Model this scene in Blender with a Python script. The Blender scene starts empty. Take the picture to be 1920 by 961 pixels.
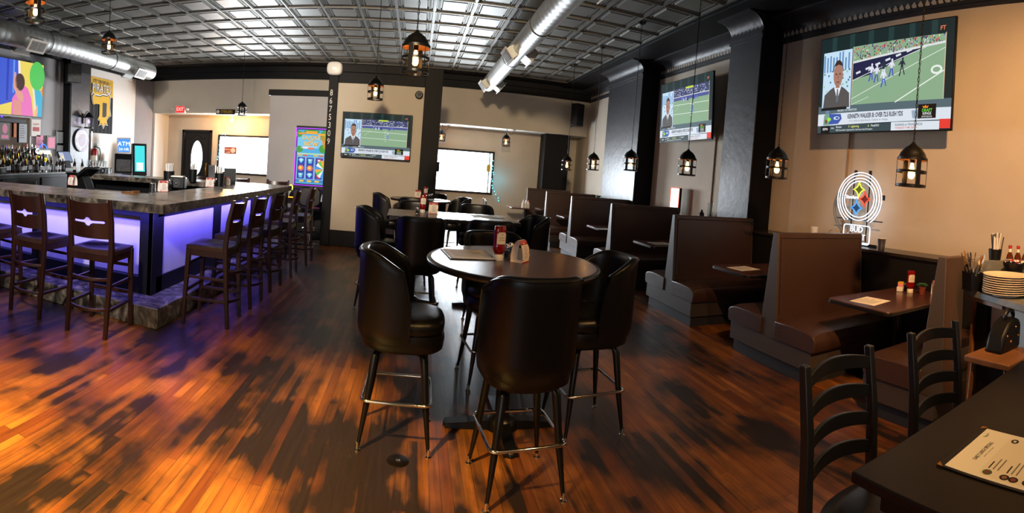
import bpy, bmesh, math, random
from mathutils import Vector, Matrix, Euler
R_ = random.Random(7)
SC = bpy.context.scene
COL = SC.collection
PI = math.pi

# ------------------------------------------------------------------ camera
FPX, V0, YAW, PIT, ROL, EYE = 935.0, 357.0, -0.194, -0.0322, -0.0774, 1.6
CR = Matrix.Rotation(YAW, 3, 'Z') @ Matrix.Rotation(PIT, 3, 'X') @ Matrix.Rotation(ROL, 3, 'Y')
cd = bpy.data.cameras.new('camera')
cam = bpy.data.objects.new('camera', cd)
COL.objects.link(cam)
cd.type = 'PANO'
cd.panorama_type = 'CENTRAL_CYLINDRICAL'
cd.central_cylindrical_radius = 1.0
cd.central_cylindrical_range_u_min = -960.0 / FPX
cd.central_cylindrical_range_u_max = 960.0 / FPX
cd.central_cylindrical_range_v_min = -(961.0 - V0) / FPX
cd.central_cylindrical_range_v_max = V0 / FPX
cd.clip_start = 0.02
B = CR @ Matrix(((1, 0, 0), (0, 0, -1), (0, 1, 0)))
cam.matrix_world = Matrix.Translation((0, 0, EYE)) @ B.to_4x4()
SC.camera = cam

def ray(u, v):
    a = (u - 960.0) / FPX
    return (CR @ Vector((math.sin(a), math.cos(a), -(v - V0) / FPX))).normalized()
def atz(u, v, z):
    d = ray(u, v); return Vector((0, 0, EYE)) + d * ((z - EYE) / d.z)
def aty(u, v, y):
    d = ray(u, v); return Vector((0, 0, EYE)) + d * (y / d.y)
def atx(u, v, x):
    d = ray(u, v); return Vector((0, 0, EYE)) + d * (x / d.x)

# ------------------------------------------------------------------ view, world
SC.view_settings.view_transform = 'Standard'
SC.view_settings.look = 'None'
SC.view_settings.exposure = EXPO = 0.0
SC.view_settings.gamma = 1.0
SC.view_settings.use_curve_mapping = False
W = bpy.data.worlds.new('daylight')
SC.world = W
W.use_nodes = True
bg = W.node_tree.nodes['Background']
bg.inputs[0].default_value = (0.86, 0.93, 1.0, 1)
bg.inputs[1].default_value = 7.0
SC.cycles.use_denoising = True
SC.cycles.max_bounces = 8
SC.cycles.diffuse_bounces = 4
SC.cycles.glossy_bounces = 4
SC.cycles.transmission_bounces = 6
SC.cycles.sample_clamp_indirect = 6.0
SC.cycles.caustics_reflective = False
SC.cycles.caustics_refractive = False

WARM = (1.0, 0.50, 0.17)
def area(name, loc, rot, sx, sy, energy, color, portal=False, spread=None):
    l = bpy.data.lights.new(name, 'AREA'); l.shape = 'RECTANGLE'; l.size = sx; l.size_y = sy
    l.energy = energy; l.color = color
    if spread: l.spread = spread
    if portal: l.cycles.is_portal = True
    o = bpy.data.objects.new(name, l); COL.objects.link(o); o.location = loc; o.rotation_euler = rot
    return o
def point(name, loc, energy, color=WARM, r=0.03, parent=None):
    l = bpy.data.lights.new(name, 'POINT'); l.energy = energy; l.color = color; l.shadow_soft_size = r
    o = bpy.data.objects.new(name, l); COL.objects.link(o); o.location = loc
    if parent: o.parent = parent
    return o
# daylight coming in through the front windows and the door glass (y = 14.7), facing the room
area('daylight_window', (-5.10, 15.1, 1.70), (-PI/2, 0, 0), 2.1, 1.1, 800, (0.84, 0.92, 1.0))
area('daylight_window', (1.16, 15.1, 1.65), (-PI/2, 0, 0), 2.1, 1.15, 600, (0.84, 0.92, 1.0))
area('back_fill_area', (-2.2, -3.93, 1.9), (PI/2, 0, 0), 3.0, 1.7, 50, (0.84, 0.92, 1.0))  # added fill light at the back wall, which has no window
# blue LED tape under the bar counter
area('led_tape', (-4.9, 4.10, 1.035), (math.radians(28), 0, 0), 5.2, 0.03, 44, (0.15, 0.12, 1.0), spread=2.0)
area('led_tape', (-2.32, 6.1, 1.035), (0, math.radians(28), 0), 0.03, 4.0, 34, (0.15, 0.12, 1.0), spread=2.0)
# warm spots added for unseen lamps behind the camera, lighting the near floor
def spot(name, loc, tgt, energy, ang, color=WARM, blend=0.6, r=0.08):
    l = bpy.data.lights.new(name, 'SPOT'); l.energy = energy; l.color = color
    l.spot_size = math.radians(ang); l.spot_blend = blend; l.shadow_soft_size = r
    o = bpy.data.objects.new(name, l); COL.objects.link(o); o.location = loc
    o.rotation_euler = (Vector(tgt) - Vector(loc)).to_track_quat('-Z', 'Y').to_euler()
    return o
spot('added_warm_spot', (-1.9, 0.3, 3.9), (-1.30, 1.65, 0), 5000, 58, (1.0, 0.60, 0.15), 1.0)
spot('added_warm_spot', (0.9, -0.6, 3.9), (0.3, 1.7, 0), 260, 70, (1.0, 0.55, 0.18), 0.9)
spot('added_warm_spot', (2.3, 0.3, 3.9), (2.0, 2.6, 0), 300, 70, (1.0, 0.55, 0.2), 0.9)
spot('added_warm_spot', (1.2, 0.0, 3.9), (4.8, 2.2, 1.5), 1100, 72, (1.0, 0.52, 0.21), 0.9)
spot('fill_spot', (-0.8, -1.2, 3.95), (-4.2, 6.2, 1.1), 1500, 46, (1.0, 0.9, 0.8), 0.8, 0.2)  # added fill spot for the bar, no known fixture
spot('fill_spot', (-0.6, -1.5, 3.9), (0.4, 13.8, 2.9), 2900, 40, (1.0, 0.76, 0.48), 0.5, 0.25)  # added fill spot to brighten the partition and header
spot('fill_spot', (-1.6, -1.5, 3.9), (-6.0, 13.8, 2.9), 2300, 44, (0.98, 0.92, 0.86), 0.5, 0.25)  # added fill spot to brighten the far left walls

# ------------------------------------------------------------------ materials
MATS = {}
def lin(c):
    return tuple(((x/255.0)/12.92 if x/255.0 <= 0.04045 else ((x/255.0+0.055)/1.055)**2.4) for x in c)
def mat(name, rgb, rough=0.5, metal=0.0, noise=0.0, scale=8.0, bump=0.0, bscale=60.0, spec=0.5, coat=0.0, trans=0.0, alpha=1.0, stretch=None):
    if name in MATS: return MATS[name]
    m = bpy.data.materials.new(name); m.use_nodes = True
    nt = m.node_tree; p = nt.nodes['Principled BSDF']
    c = lin(rgb)
    p.inputs['Base Color'].default_value = (*c, 1)
    p.inputs['Roughness'].default_value = rough
    p.inputs['Metallic'].default_value = metal
    p.inputs['Specular IOR Level'].default_value = spec
    p.inputs['Coat Weight'].default_value = coat
    p.inputs['Transmission Weight'].default_value = trans
    p.inputs['Alpha'].default_value = alpha
    tc = nt.nodes.new('ShaderNodeTexCoord')
    vec = tc.outputs['Object']
    if stretch:
        mp = nt.nodes.new('ShaderNodeMapping'); mp.inputs['Scale'].default_value = stretch
        nt.links.new(vec, mp.inputs[0]); vec = mp.outputs[0]
    if noise > 0:
        n = nt.nodes.new('ShaderNodeTexNoise'); n.inputs['Scale'].default_value = scale
        n.inputs['Detail'].default_value = 6
        nt.links.new(vec, n.inputs['Vector'])
        r = nt.nodes.new('ShaderNodeValToRGB')
        r.color_ramp.elements[0].position = 0.3; r.color_ramp.elements[1].position = 0.7
        r.color_ramp.elements[0].color = (*[x*(1-noise) for x in c], 1)
        r.color_ramp.elements[1].color = (*[min(1, x*(1+noise)) for x in c], 1)
        nt.links.new(n.outputs['Fac'], r.inputs[0]); nt.links.new(r.outputs[0], p.inputs['Base Color'])
    if bump > 0:
        n2 = nt.nodes.new('ShaderNodeTexNoise'); n2.inputs['Scale'].default_value = bscale
        n2.inputs['Detail'].default_value = 4
        nt.links.new(vec, n2.inputs['Vector'])
        b = nt.nodes.new('ShaderNodeBump'); b.inputs['Strength'].default_value = bump; b.inputs['Distance'].default_value = 0.01
        nt.links.new(n2.outputs['Fac'], b.inputs['Height']); nt.links.new(b.outputs[0], p.inputs['Normal'])
    MATS[name] = m
    return m
def em(rgb, s=1.0):
    k = 'glow_%d_%d_%d_%g' % (*rgb, s)
    if k in MATS: return k
    m = bpy.data.materials.new(k); m.use_nodes = True; nt = m.node_tree
    p = nt.nodes['Principled BSDF']
    p.inputs['Base Color'].default_value = (0.01, 0.01, 0.01, 1); p.inputs['Roughness'].default_value = 0.6; p.inputs['Specular IOR Level'].default_value = 0.15
    p.inputs['Emission Color'].default_value = (*lin(rgb), 1); p.inputs['Emission Strength'].default_value = s
    MATS[k] = m; return k

mat('wall_paint', (196, 186, 170), 0.85, noise=0.04, scale=2.5, bump=0.25, bscale=45)
mat('wall_grey', (168, 166, 168), 0.85, noise=0.05, scale=2.0, bump=0.2, bscale=40)
mat('white_paint', (225, 224, 218), 0.8, bump=0.1)
mat('black_paint', (13, 13, 16), 0.6, noise=0.25, scale=3, bump=0.2, bscale=30, spec=0.2)
mat('pilaster_paint', (46, 47, 52), 0.42, noise=0.18, scale=2.5, bump=0.5, bscale=9)
mat('black_trim', (13, 13, 16), 0.55, bump=0.05, spec=0.3)
mat('dark_wainscot', (15, 15, 19), 0.5, noise=0.2, scale=5)
mat('grey_laminate', (102, 104, 104), 0.4, noise=0.3, scale=14)
mat('ledge_wood', (44, 38, 36), 0.25, noise=0.3, scale=5)
mat('vinyl_black', (9, 9, 11), 0.34, bump=0.06, bscale=160, spec=0.32)
mat('vinyl_brown', (62, 42, 35), 0.38, noise=0.1, scale=4, bump=0.15, bscale=120, spec=0.5)
mat('booth_panel', (66, 58, 54), 0.45, bump=0.1, bscale=90)
mat('booth_kick', (38, 40, 46), 0.55)
mat('black_steel', (14, 14, 15), 0.3, metal=0.3)
mat('chrome', (225, 220, 210), 0.12, metal=1.0)
mat('steel', (170, 172, 175), 0.3, metal=1.0)
mat('black_plastic', (12, 12, 14), 0.45, spec=0.3)
mat('screen_glass', (6, 9, 10), 0.12)
mat('table_laminate', (72, 44, 38), 0.24, noise=0.12, scale=30, spec=0.5)
mat('table_edge', (20, 17, 17), 0.3)
mat('dark_table', (20, 16, 16), 0.42, noise=0.2, scale=60, spec=0.2)
mat('walnut', (44, 22, 17), 0.32, noise=0.35, scale=9, stretch=(1, 1, 0.12), spec=0.5)
mat('seat_wood', (58, 40, 36), 0.35, noise=0.2, scale=9)
mat('ladder_black', (22, 23, 26), 0.36, spec=0.4)
mat('panel_white', (190, 186, 192), 0.6, noise=0.05, scale=3)
mat('paper', (226, 222, 212), 0.7)
mat('paper_print', (120, 116, 110), 0.7)
mat('card_white', (232, 220, 210), 0.6)
mat('card_red', (176, 40, 40), 0.6)
mat('ink', (30, 28, 28), 0.7)
mat('red_ink', (170, 30, 30), 0.6)
mat('ketchup', (120, 8, 10), 0.12, spec=0.6)
mat('label_white', (220, 214, 200), 0.5)
mat('cap_white', (225, 220, 210), 0.4)
mat('salt', (225, 225, 222), 0.6)
mat('pepper', (80, 66, 54), 0.8)
mat('clear_glass', (235, 240, 240), 0.03, trans=1.0)
mat('green_glass', (30, 90, 45), 0.08, trans=0.7)
mat('amber_glass', (120, 62, 20), 0.08, trans=0.6)
mat('brown_glass', (40, 22, 12), 0.1, trans=0.3)
mat('leaf', (46, 92, 60), 0.5, noise=0.3, scale=40)
mat('terracotta', (120, 50, 40), 0.7)
mat('plate', (222, 208, 186), 0.25)
mat('white_plastic', (226, 224, 220), 0.4)
mat('oak', (126, 84, 50), 0.45, noise=0.3, scale=10, stretch=(0.15, 1, 1))
mat('red_plastic', (165, 40, 32), 0.4)
mat('red_metal', (130, 22, 24), 0.35, metal=0.2)
mat('vent_white', (205, 200, 190), 0.5)
mat('vent_grille', (80, 78, 76), 0.6)
mat('brass', (180, 130, 50), 0.3, metal=1.0)
mat('gold_cloth', (214, 170, 50), 0.8)
mat('black_cloth', (22, 24, 28), 0.85)
mat('white_cloth', (225, 225, 220), 0.85)
mat('lantern_inner_lit', (150, 104, 62), 0.5)  # the bulb's orange light on the dome inside is put into this colour
mat('lantern_black', (16, 15, 15), 0.4, metal=0.4, bump=0.1)
mat('copper_pipe', (150, 118, 80), 0.5)
mat('mirror', (200, 205, 215), 0.03, metal=1.0)
mat('pink_paper', (225, 140, 165), 0.7)
mat('grey_paper', (170, 175, 180), 0.7)
mat('orange_paper', (220, 120, 60), 0.7)
mat('whitewood', (178, 170, 182), 0.6, noise=0.08, scale=10)
mat('pewter', (120, 122, 124), 0.3, metal=0.8)
mat('cable', (14, 13, 13), 0.5)
mat('drain', (28, 22, 20), 0.35, metal=0.7)
mat('glow_crowd', (120, 120, 140), 0.5)

def stone_mat(name, a, b, c, scale, rough):
    m = bpy.data.materials.new(name); m.use_nodes = True; nt = m.node_tree; p = nt.nodes['Principled BSDF']
    tc = nt.nodes.new('ShaderNodeTexCoord')
    n = nt.nodes.new('ShaderNodeTexNoise'); n.inputs['Scale'].default_value = scale; n.inputs['Detail'].default_value = 9; n.inputs['Distortion'].default_value = 1.6
    nt.links.new(tc.outputs['Object'], n.inputs['Vector'])
    r = nt.nodes.new('ShaderNodeValToRGB'); e = r.color_ramp.elements
    e[0].position = 0.32; e[0].color = (*lin(a), 1); e[1].position = 0.7; e[1].color = (*lin(c), 1)
    k = e.new(0.5); k.color = (*lin(b), 1)
    nt.links.new(n.outputs['Fac'], r.inputs[0]); nt.links.new(r.outputs[0], p.inputs['Base Color'])
    p.inputs['Roughness'].default_value = rough
    MATS[name] = m
stone_mat('granite_edge', (34, 31, 28), (84, 77, 68), (140, 130, 116), 7, 0.35)
stone_mat('bar_top', (120, 112, 102), (150, 140, 128), (178, 168, 156), 2.2, 0.26)

def floor_mat():
    m = bpy.data.materials.new('plank_floor'); m.use_nodes = True; nt = m.node_tree; p = nt.nodes['Principled BSDF']
    L = nt.links; N = nt.nodes.new
    tc = N('ShaderNodeTexCoord')
    sw = N('ShaderNodeMapping'); sw.inputs['Rotation'].default_value = (0, 0, PI/2)
    L.new(tc.outputs['Object'], sw.inputs[0])
    br = N('ShaderNodeTexBrick'); br.offset = 0.37; br.squash = 1.0
    br.inputs['Scale'].default_value = 1.0; br.inputs['Brick Width'].default_value = 0.95; br.inputs['Row Height'].default_value = 0.058
    br.inputs['Mortar Size'].default_value = 0.0011; br.inputs['Mortar Smooth'].default_value = 0.1
    br.inputs['Color1'].default_value = (0, 0, 0, 1); br.inputs['Color2'].default_value = (1, 1, 1, 1); br.inputs['Mortar'].default_value = (0.5, 0.5, 0.5, 1)
    L.new(sw.outputs[0], br.inputs['Vector'])
    # board tone
    ramp = N('ShaderNodeValToRGB'); e = ramp.color_ramp.elements
    e[0].position = 0.0; e[0].color = (*lin((98, 52, 24)), 1); e[1].position = 1.0; e[1].color = (*lin((168, 106, 48)), 1)
    L.new(br.outputs['Color'], ramp.inputs[0])
    # grain
    gm = N('ShaderNodeMapping'); gm.inputs['Scale'].default_value = (60, 2.2, 1); L.new(tc.outputs['Object'], gm.inputs[0])
    gn = N('ShaderNodeTexNoise'); gn.inputs['Scale'].default_value = 1.0; gn.inputs['Detail'].default_value = 5; L.new(gm.outputs[0], gn.inputs['Vector'])
    # wear: dark worn stain in soft patches, finer per-board streaks
    wn = N('ShaderNodeTexNoise'); wn.inputs['Scale'].default_value = 1.2; wn.inputs['Detail'].default_value = 5; wn.inputs['Roughness'].default_value = 0.52
    wm = N('ShaderNodeMapping'); wm.inputs['Scale'].default_value = (1.25, 0.8, 1); wm.inputs['Location'].default_value = (3.1, 1.7, 0)
    L.new(tc.outputs['Object'], wm.inputs[0]); L.new(wm.outputs[0], wn.inputs['Vector'])
    sm = N('ShaderNodeMapping'); sm.inputs['Scale'].default_value = (14, 1.3, 1); L.new(tc.outputs['Object'], sm.inputs[0])
    sn = N('ShaderNodeTexNoise'); sn.inputs['Scale'].default_value = 1.0; sn.inputs['Detail'].default_value = 4; L.new(sm.outputs[0], sn.inputs['Vector'])
    a1 = N('ShaderNodeMath'); a1.operation = 'MULTIPLY_ADD'; a1.inputs[1].default_value = 0.22
    L.new(sn.outputs['Fac'], a1.inputs[0]); L.new(wn.outputs['Fac'], a1.inputs[2])
    a2 = N('ShaderNodeMath'); a2.operation = 'MULTIPLY_ADD'; a2.inputs[1].default_value = 0.12
    L.new(br.outputs['Color'], a2.inputs[0]); L.new(a1.outputs[0], a2.inputs[2])
    wr = N('ShaderNodeValToRGB'); e = wr.color_ramp.elements
    e[0].position = 0.58; e[0].color = (1, 1, 1, 1); e[1].position = 0.74; e[1].color = (0, 0, 0, 1)
    L.new(a2.outputs[0], wr.inputs[0])
    mx = N('ShaderNodeMix'); mx.data_type = 'RGBA'
    L.new(wr.outputs[0], mx.inputs[0]); L.new(ramp.outputs[0], mx.inputs[7])
    mx.inputs[6].default_value = (*lin((34, 24, 22)), 1)
    mg = N('ShaderNodeMix'); mg.data_type = 'RGBA'; mg.blend_type = 'MULTIPLY'; mg.inputs[0].default_value = 0.55
    L.new(mx.outputs[2], mg.inputs[6])
    gr = N('ShaderNodeValToRGB'); gr.color_ramp.elements[0].position = 0.3; gr.color_ramp.elements[0].color = (0.32, 0.32, 0.32, 1); gr.color_ramp.elements[1].position = 0.65
    L.new(gn.outputs['Fac'], gr.inputs[0]); L.new(gr.outputs[0], mg.inputs[7])
    mm = N('ShaderNodeMix'); mm.data_type = 'RGBA'
    L.new(br.outputs['Fac'], mm.inputs[0]); L.new(mg.outputs[2], mm.inputs[6]); mm.inputs[7].default_value = (*lin((26, 14, 10)), 1)
    L.new(mm.outputs[2], p.inputs['Base Color'])
    rr = N('ShaderNodeMapRange'); rr.inputs['To Min'].default_value = 0.27; rr.inputs['To Max'].default_value = 0.45
    L.new(sn.outputs['Fac'], rr.inputs['Value']); L.new(rr.outputs[0], p.inputs['Roughness'])
    b = N('ShaderNodeBump'); b.inputs['Strength'].default_value = 0.25; b.inputs['Distance'].default_value = 0.004
    bm_ = N('ShaderNodeMath'); bm_.operation = 'SUBTRACT'
    L.new(gn.outputs['Fac'], bm_.inputs[0]); L.new(br.outputs['Fac'], bm_.inputs[1])
    L.new(bm_.outputs[0], b.inputs['Height']); L.new(b.outputs[0], p.inputs['Normal'])
    MATS['plank_floor'] = m
floor_mat()
mat('ceiling_tin', (112, 110, 103), 0.50, metal=0.5, noise=0.15, scale=2)
def duct_mat():
    m = mat('duct_metal', (176, 178, 176), 0.45, metal=1.0, noise=0.12, scale=3)
duct_mat()

# ------------------------------------------------------------------ mesh helpers
class G:
    def __init__(s, M=None):
        s.bm = bmesh.new(); s.mats = []; s.M = M or Matrix(); s.cur = 0
    def m(s, name):
        if name not in s.mats: s.mats.append(name)
        s.cur = s.mats.index(name); return s
    def v(s, p): return s.bm.verts.new(s.M @ Vector(p))
    def f(s, vs, smooth=True):
        try:
            f = s.bm.faces.new(vs); f.material_index = s.cur; f.smooth = smooth; return f
        except ValueError: return None
    def box(s, x0, x1, y0, y1, z0, z1):
        vs = [s.v((x, y, z)) for z in (z0, z1) for (x, y) in ((x0, y0), (x1, y0), (x1, y1), (x0, y1))]
        for q in ((3, 2, 1, 0), (4, 5, 6, 7), (0, 1, 5, 4), (1, 2, 6, 5), (2, 3, 7, 6), (3, 0, 4, 7)):
            s.f([vs[i] for i in q])
        return s
    def grid(s, P, cu=False, cv=False):
        nu, nv = len(P), len(P[0])
        V = [[s.v(p) for p in row] for row in P]
        for i in range(nu if cu else nu - 1):
            for j in range(nv if cv else nv - 1):
                s.f([V[i][j], V[(i+1) % nu][j], V[(i+1) % nu][(j+1) % nv], V[i][(j+1) % nv]])
        return V
    def tube(s, pts, r, seg=8, closed=False, caps=True):
        pts = [Vector(p) for p in pts]; n = len(pts)
        rs = r if isinstance(r, (list, tuple)) else [r]*n
        rings = []; prev = None
        for i, p in enumerate(pts):
            if closed: t = (pts[(i+1) % n] - pts[i-1])
            else: t = pts[min(i+1, n-1)] - pts[max(i-1, 0)]
            t.normalize()
            if prev is None:
                a = Vector((0, 0, 1)) if abs(t.z) < 0.9 else Vector((1, 0, 0))
                nx = t.cross(a).normalized()
            else:
                nx = prev - t * prev.dot(t)
                nx = nx.normalized() if nx.length > 1e-6 else t.orthogonal().normalized()
            ny = t.cross(nx); prev = nx
            rings.append([p + (nx*math.cos(2*PI*k/seg) + ny*math.sin(2*PI*k/seg))*rs[i] for k in range(seg)])
        V = s.grid(rings, cu=closed, cv=True)
        if caps and not closed:
            s.f(V[0]); s.f(V[-1][::-1])
        return s
    def lathe(s, prof, c=(0, 0, 0), seg=16, sx=1.0, sy=1.0, caps=True):
        rows = [[(c[0]+r*sx*math.cos(2*PI*k/seg), c[1]+r*sy*math.sin(2*PI*k/seg), c[2]+z) for k in range(seg)] for r, z in prof]
        V = s.grid(rows, cv=True)
        if caps:
            if prof[0][0] > 1e-4: s.f(V[0])
            if prof[-1][0] > 1e-4: s.f(V[-1][::-1])
        return s
    def prism(s, poly, a, b, axis='z'):
        def q(p, h):
            return {'z': (p[0], p[1], h), 'y': (p[0], h, p[1]), 'x': (h, p[0], p[1])}[axis]
        A = [s.v(q(p, a)) for p in poly]; Bv = [s.v(q(p, b)) for p in poly]; n = len(poly)
        s.f(A[::-1]); s.f(Bv)
        for i in range(n): s.f([A[i], A[(i+1) % n], Bv[(i+1) % n], Bv[i]])
        return s
    def quad(s, *ps): s.f([s.v(p) for p in ps]); return s
    def text(s, body, x, z, size, y=0.0, align='CENTER', depth=0.0, sx=1.0, M=None, bold=0.0):
        c = bpy.data.curves.new('t', 'FONT'); c.body = body; c.size = size; c.align_x = align; c.align_y = 'CENTER'
        c.extrude = depth; c.offset = bold; c.resolution_u = 2
        o = bpy.data.objects.new('t', c); COL.objects.link(o)
        dg = bpy.context.evaluated_depsgraph_get(); me = bpy.data.meshes.new_from_object(o.evaluated_get(dg))
        TM = M or (Matrix.Translation((x, y, z)) @ Matrix.Rotation(PI/2, 4, 'X') @ Matrix.Diagonal((sx, 1, 1, 1)))
        me.transform(s.M @ TM)
        n0 = len(s.bm.faces); s.bm.from_mesh(me); s.bm.faces.ensure_lookup_table()
        for i in range(n0, len(s.bm.faces)): s.bm.faces[i].material_index = s.cur
        bpy.data.objects.remove(o); bpy.data.curves.remove(c); bpy.data.meshes.remove(me)
        return s
    def make(s, name, parent=None, bevel=0, sharp=35, seg=2, loc=None, rot=None):
        bmesh.ops.recalc_face_normals(s.bm, faces=s.bm.faces[:])
        me = bpy.data.meshes.new(name); s.bm.to_mesh(me); s.bm.free()
        for n in s.mats: me.materials.append(MATS[n])
        me.shade_smooth(); me.set_sharp_from_angle(angle=math.radians(sharp))
        o = bpy.data.objects.new(name, me); COL.objects.link(o)
        if parent: o.parent = parent
        if loc: o.location = loc
        if rot: o.rotation_euler = rot
        if bevel:
            b = o.modifiers.new('bevel', 'BEVEL'); b.width = bevel; b.segments = seg; b.limit_method = 'ANGLE'; b.angle_limit = math.radians(40)
            b.harden_normals = False
        return o

def thing(name, label, cat, loc=(0, 0, 0), rz=0, group=None):
    o = bpy.data.objects.new(name, None); COL.objects.link(o)
    o.location = loc; o.rotation_euler = (0, 0, rz); o.empty_display_size = 0.05
    o['label'] = label; o['category'] = cat
    if group: o['group'] = group
    return o
def tag(o, label, cat, group=None, loc=None):
    o['label'] = label; o['category'] = cat
    if group: o['group'] = group
    if loc: o.location = loc
    return o
def struct(o): o['kind'] = 'structure'; return o
def dup(root, loc, rz=None, label=None, group=None, scale=None):
    def cp(o, par):
        c = o.copy(); COL.objects.link(c); c.parent = par
        for ch in o.children: cp(ch, c)
        return c
    r = cp(root, None); r.location = loc
    if rz is not None: r.rotation_euler = (0, 0, rz)
    if label: r['label'] = label
    if group: r['group'] = group
    elif 'group' in r and group == '': del r['group']
    if scale: r.scale = scale
    return r
def bez(p0, p1, p2, n=8):
    p0, p1, p2 = map(Vector, (p0, p1, p2))
    return [p0*(1-t)**2 + p1*2*t*(1-t) + p2*t*t for t in [i/n for i in range(n+1)]]
def rrect(x0, x1, y0, y1, r, n=5):
    out = []
    for cx, cy, a in ((x1-r, y1-r, 0), (x0+r, y1-r, 90), (x0+r, y0+r, 180), (x1-r, y0+r, 270)):
        for k in range(n+1):
            t = math.radians(a + 90*k/n); out.append((cx+r*math.cos(t), cy+r*math.sin(t)))
    return out

# ================================================================== the room
CZ = 4.2           # ceiling
XL, XR = -8.4, 4.8 # side walls
PF = 4.39          # pilaster and wainscot face on the right
YF, YW = 13.8, 14.72
YB = -4.0
g = G().m('plank_floor'); g.box(XL-0.3, XR+2.2, YB, YW+0.3, -0.1, 0); struct(g.make('floor'))
# pressed tin ceiling: one sheet of coffered panels
g = G().m('ceiling_tin')
TS = 0.625; x = 0.74
xs = [0.74 + TS*i for i in range(-15, 6)]
ys = [13.05 - 0.66*i for i in range(0, 26)]
def coffer(x0, x1, y0, y1):
    loops = []
    for ins, z in ((0.0, 0.0), (0.026, 0.0), (0.034, 0.026), (0.078, 0.026), (0.084, 0.010), (0.092, 0.010), (0.098, 0.030), (0.112, 0.030), (0.125, 0.006)):
        loops.append([g.v((x0+ins, y0+ins, CZ+z)), g.v((x1-ins, y0+ins, CZ+z)), g.v((x1-ins, y1-ins, CZ+z)), g.v((x0+ins, y1-ins, CZ+z))])
    for a, b in zip(loops, loops[1:]):
        for k in range(4): g.f([a[k], a[(k+1) % 4], b[(k+1) % 4], b[k]])
    g.f(loops[-1])
for i in range(len(xs)-1):
    for j in range(len(ys)-1):
        if ys[j+1] < 1.2: continue
        coffer(xs[i], xs[i+1], ys[j+1], ys[j])
# raised ribs and a bead row between the panels
for x in xs:
    g.box(x-0.014, x+0.014, 1.2, 13.05, CZ-0.012, CZ+0.001)
for y in ys:
    if y > 1.2: g.box(xs[0], xs[-1], y-0.014, y+0.014, CZ-0.010, CZ+0.001)
for i in range(len(xs)-1):
    for j in range(0, 16):
        y0, y1 = ys[j+1], ys[j]
        if xs[i] < -5.5 and j > 8: continue
        for k in range(14):
            yy = y0 + 0.10 + (y1-y0-0.20)*(k+0.5)/14
            for xx in (xs[i]+0.062, xs[i+1]-0.062):
                g.box(xx-0.010, xx+0.010, yy-0.008, yy+0.008, CZ+0.010, CZ+0.027)
o = struct(g.make('ceiling', sharp=20))
g = G().m('black_paint')
g.box(XL-0.3, XR+0.3, YB, YW, CZ+0.05, CZ+0.15)
g.box(XL-0.3, xs[0], YB, YW, CZ-0.02, CZ+0.06)
g.box(xs[0], xs[-1], 13.05, YF+0.2, CZ-0.02, CZ+0.06)
g.box(xs[0], xs[-1], YB, 1.25, CZ-0.012, CZ+0.06)
g.box(xs[-1], XR+0.3, YB, YW, CZ-0.02, CZ+0.06)
struct(g.make('ceiling'))
# walls
def wallbox(name, m, *b):
    g = G().m(m); g.box(*b); return struct(g.make(name))
wallbox('wall_left', 'wall_grey', XL-0.2, XL, YB, YF, 0, CZ)
wallbox('wall_right', 'wall_paint', XR, XR+0.2, YB, YW, 0, CZ)
wallbox('wall_back', 'wall_paint', XL-0.2, XR+0.2, YB-0.2, YB, 0, CZ)
# front: header across the alcove, black beam over it
wallbox('wall_header', 'wall_paint', XL-0.2, XR, YF, YF+0.15, 2.86, 3.9)
g = G().m('black_paint'); g.box(XL, XR, YF-0.12, YF+0.02, 3.86, CZ); g.box(XL, XR, YF-0.2, YF, 4.04, CZ); struct(g.make('trim_1', bevel=0.01))
wallbox('ceiling_alcove', 'white_paint', XL, XR, YF+0.15, YW, 2.86, 2.95)
wallbox('wall_alcove_left', 'white_paint', XL, -8.03, YF, YW, 0, 2.86)
# front wall with its two windows and the door opening
WINS = [(-6.14, -4.05, 1.10, 2.21), (0.10, 2.22, 1.01, 2.17)]
DOOR = (-7.40, -6.50, 0.0, 2.32)
g = G().m('wall_paint')
xs_ = [XL, DOOR[0], DOOR[1], WINS[0][0], WINS[0][1], WINS[1][0], WINS[1][1], XR]
for a, b in zip(xs_, xs_[1:]):
    hole = None
    if (a, b) == DOOR[:2]: hole = DOOR[2:]
    for w in WINS:
        if (a, b) == w[:2]: hole = w[2:]
    if hole:
        if hole[0] > 0: g.box(a, b, YW, YW+0.2, 0, hole[0])
        g.box(a, b, YW, YW+0.2, hole[1], 2.95)
    else: g.box(a, b, YW, YW+0.2, 0, 2.95)
struct(g.make('wall_front'))
# pilasters on the right wall, wainscot, ledge, cornice
def pil(y0, y1, name):
    g = G().m('pilaster_paint'); g.box(PF, XR+0.01, y0, y1, 0, CZ-0.02)
    g.m('black_paint').box(PF+0.012, XR, y0-0.006, y0+0.02, 0, CZ-0.03)
    g.box(PF+0.012, XR, y1-0.02, y1+0.006, 0, CZ-0.03)
    struct(g.make(name, bevel=0.006))
PIL = [(5.56, 6.32), (9.40, 11.25)]
pil(*PIL[0], 'wall_pilaster'); pil(*PIL[1], 'wall_pilaster')
wallbox('trim_2', 'dark_wainscot', PF+0.005, XR, 1.75, PIL[0][0], 0, 1.06)
wallbox('trim_3', 'dark_wainscot', PF+0.005, XR, PIL[0][1], PIL[1][0], 0, 1.06)
wallbox('trim_4', 'dark_wainscot', PF+0.005, XR, PIL[1][1], YW, 0, 1.06)
for i, (a, b) in enumerate(((1.75, PIL[0][0]), (PIL[0][1], PIL[1][0]), (PIL[1][1], YF))):
    g = G().m('ledge_wood'); g.box(PF-0.03, XR, a, b, 1.065, 1.10); struct(g.make('trim_%d' % (5+i), bevel=0.004))
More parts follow.
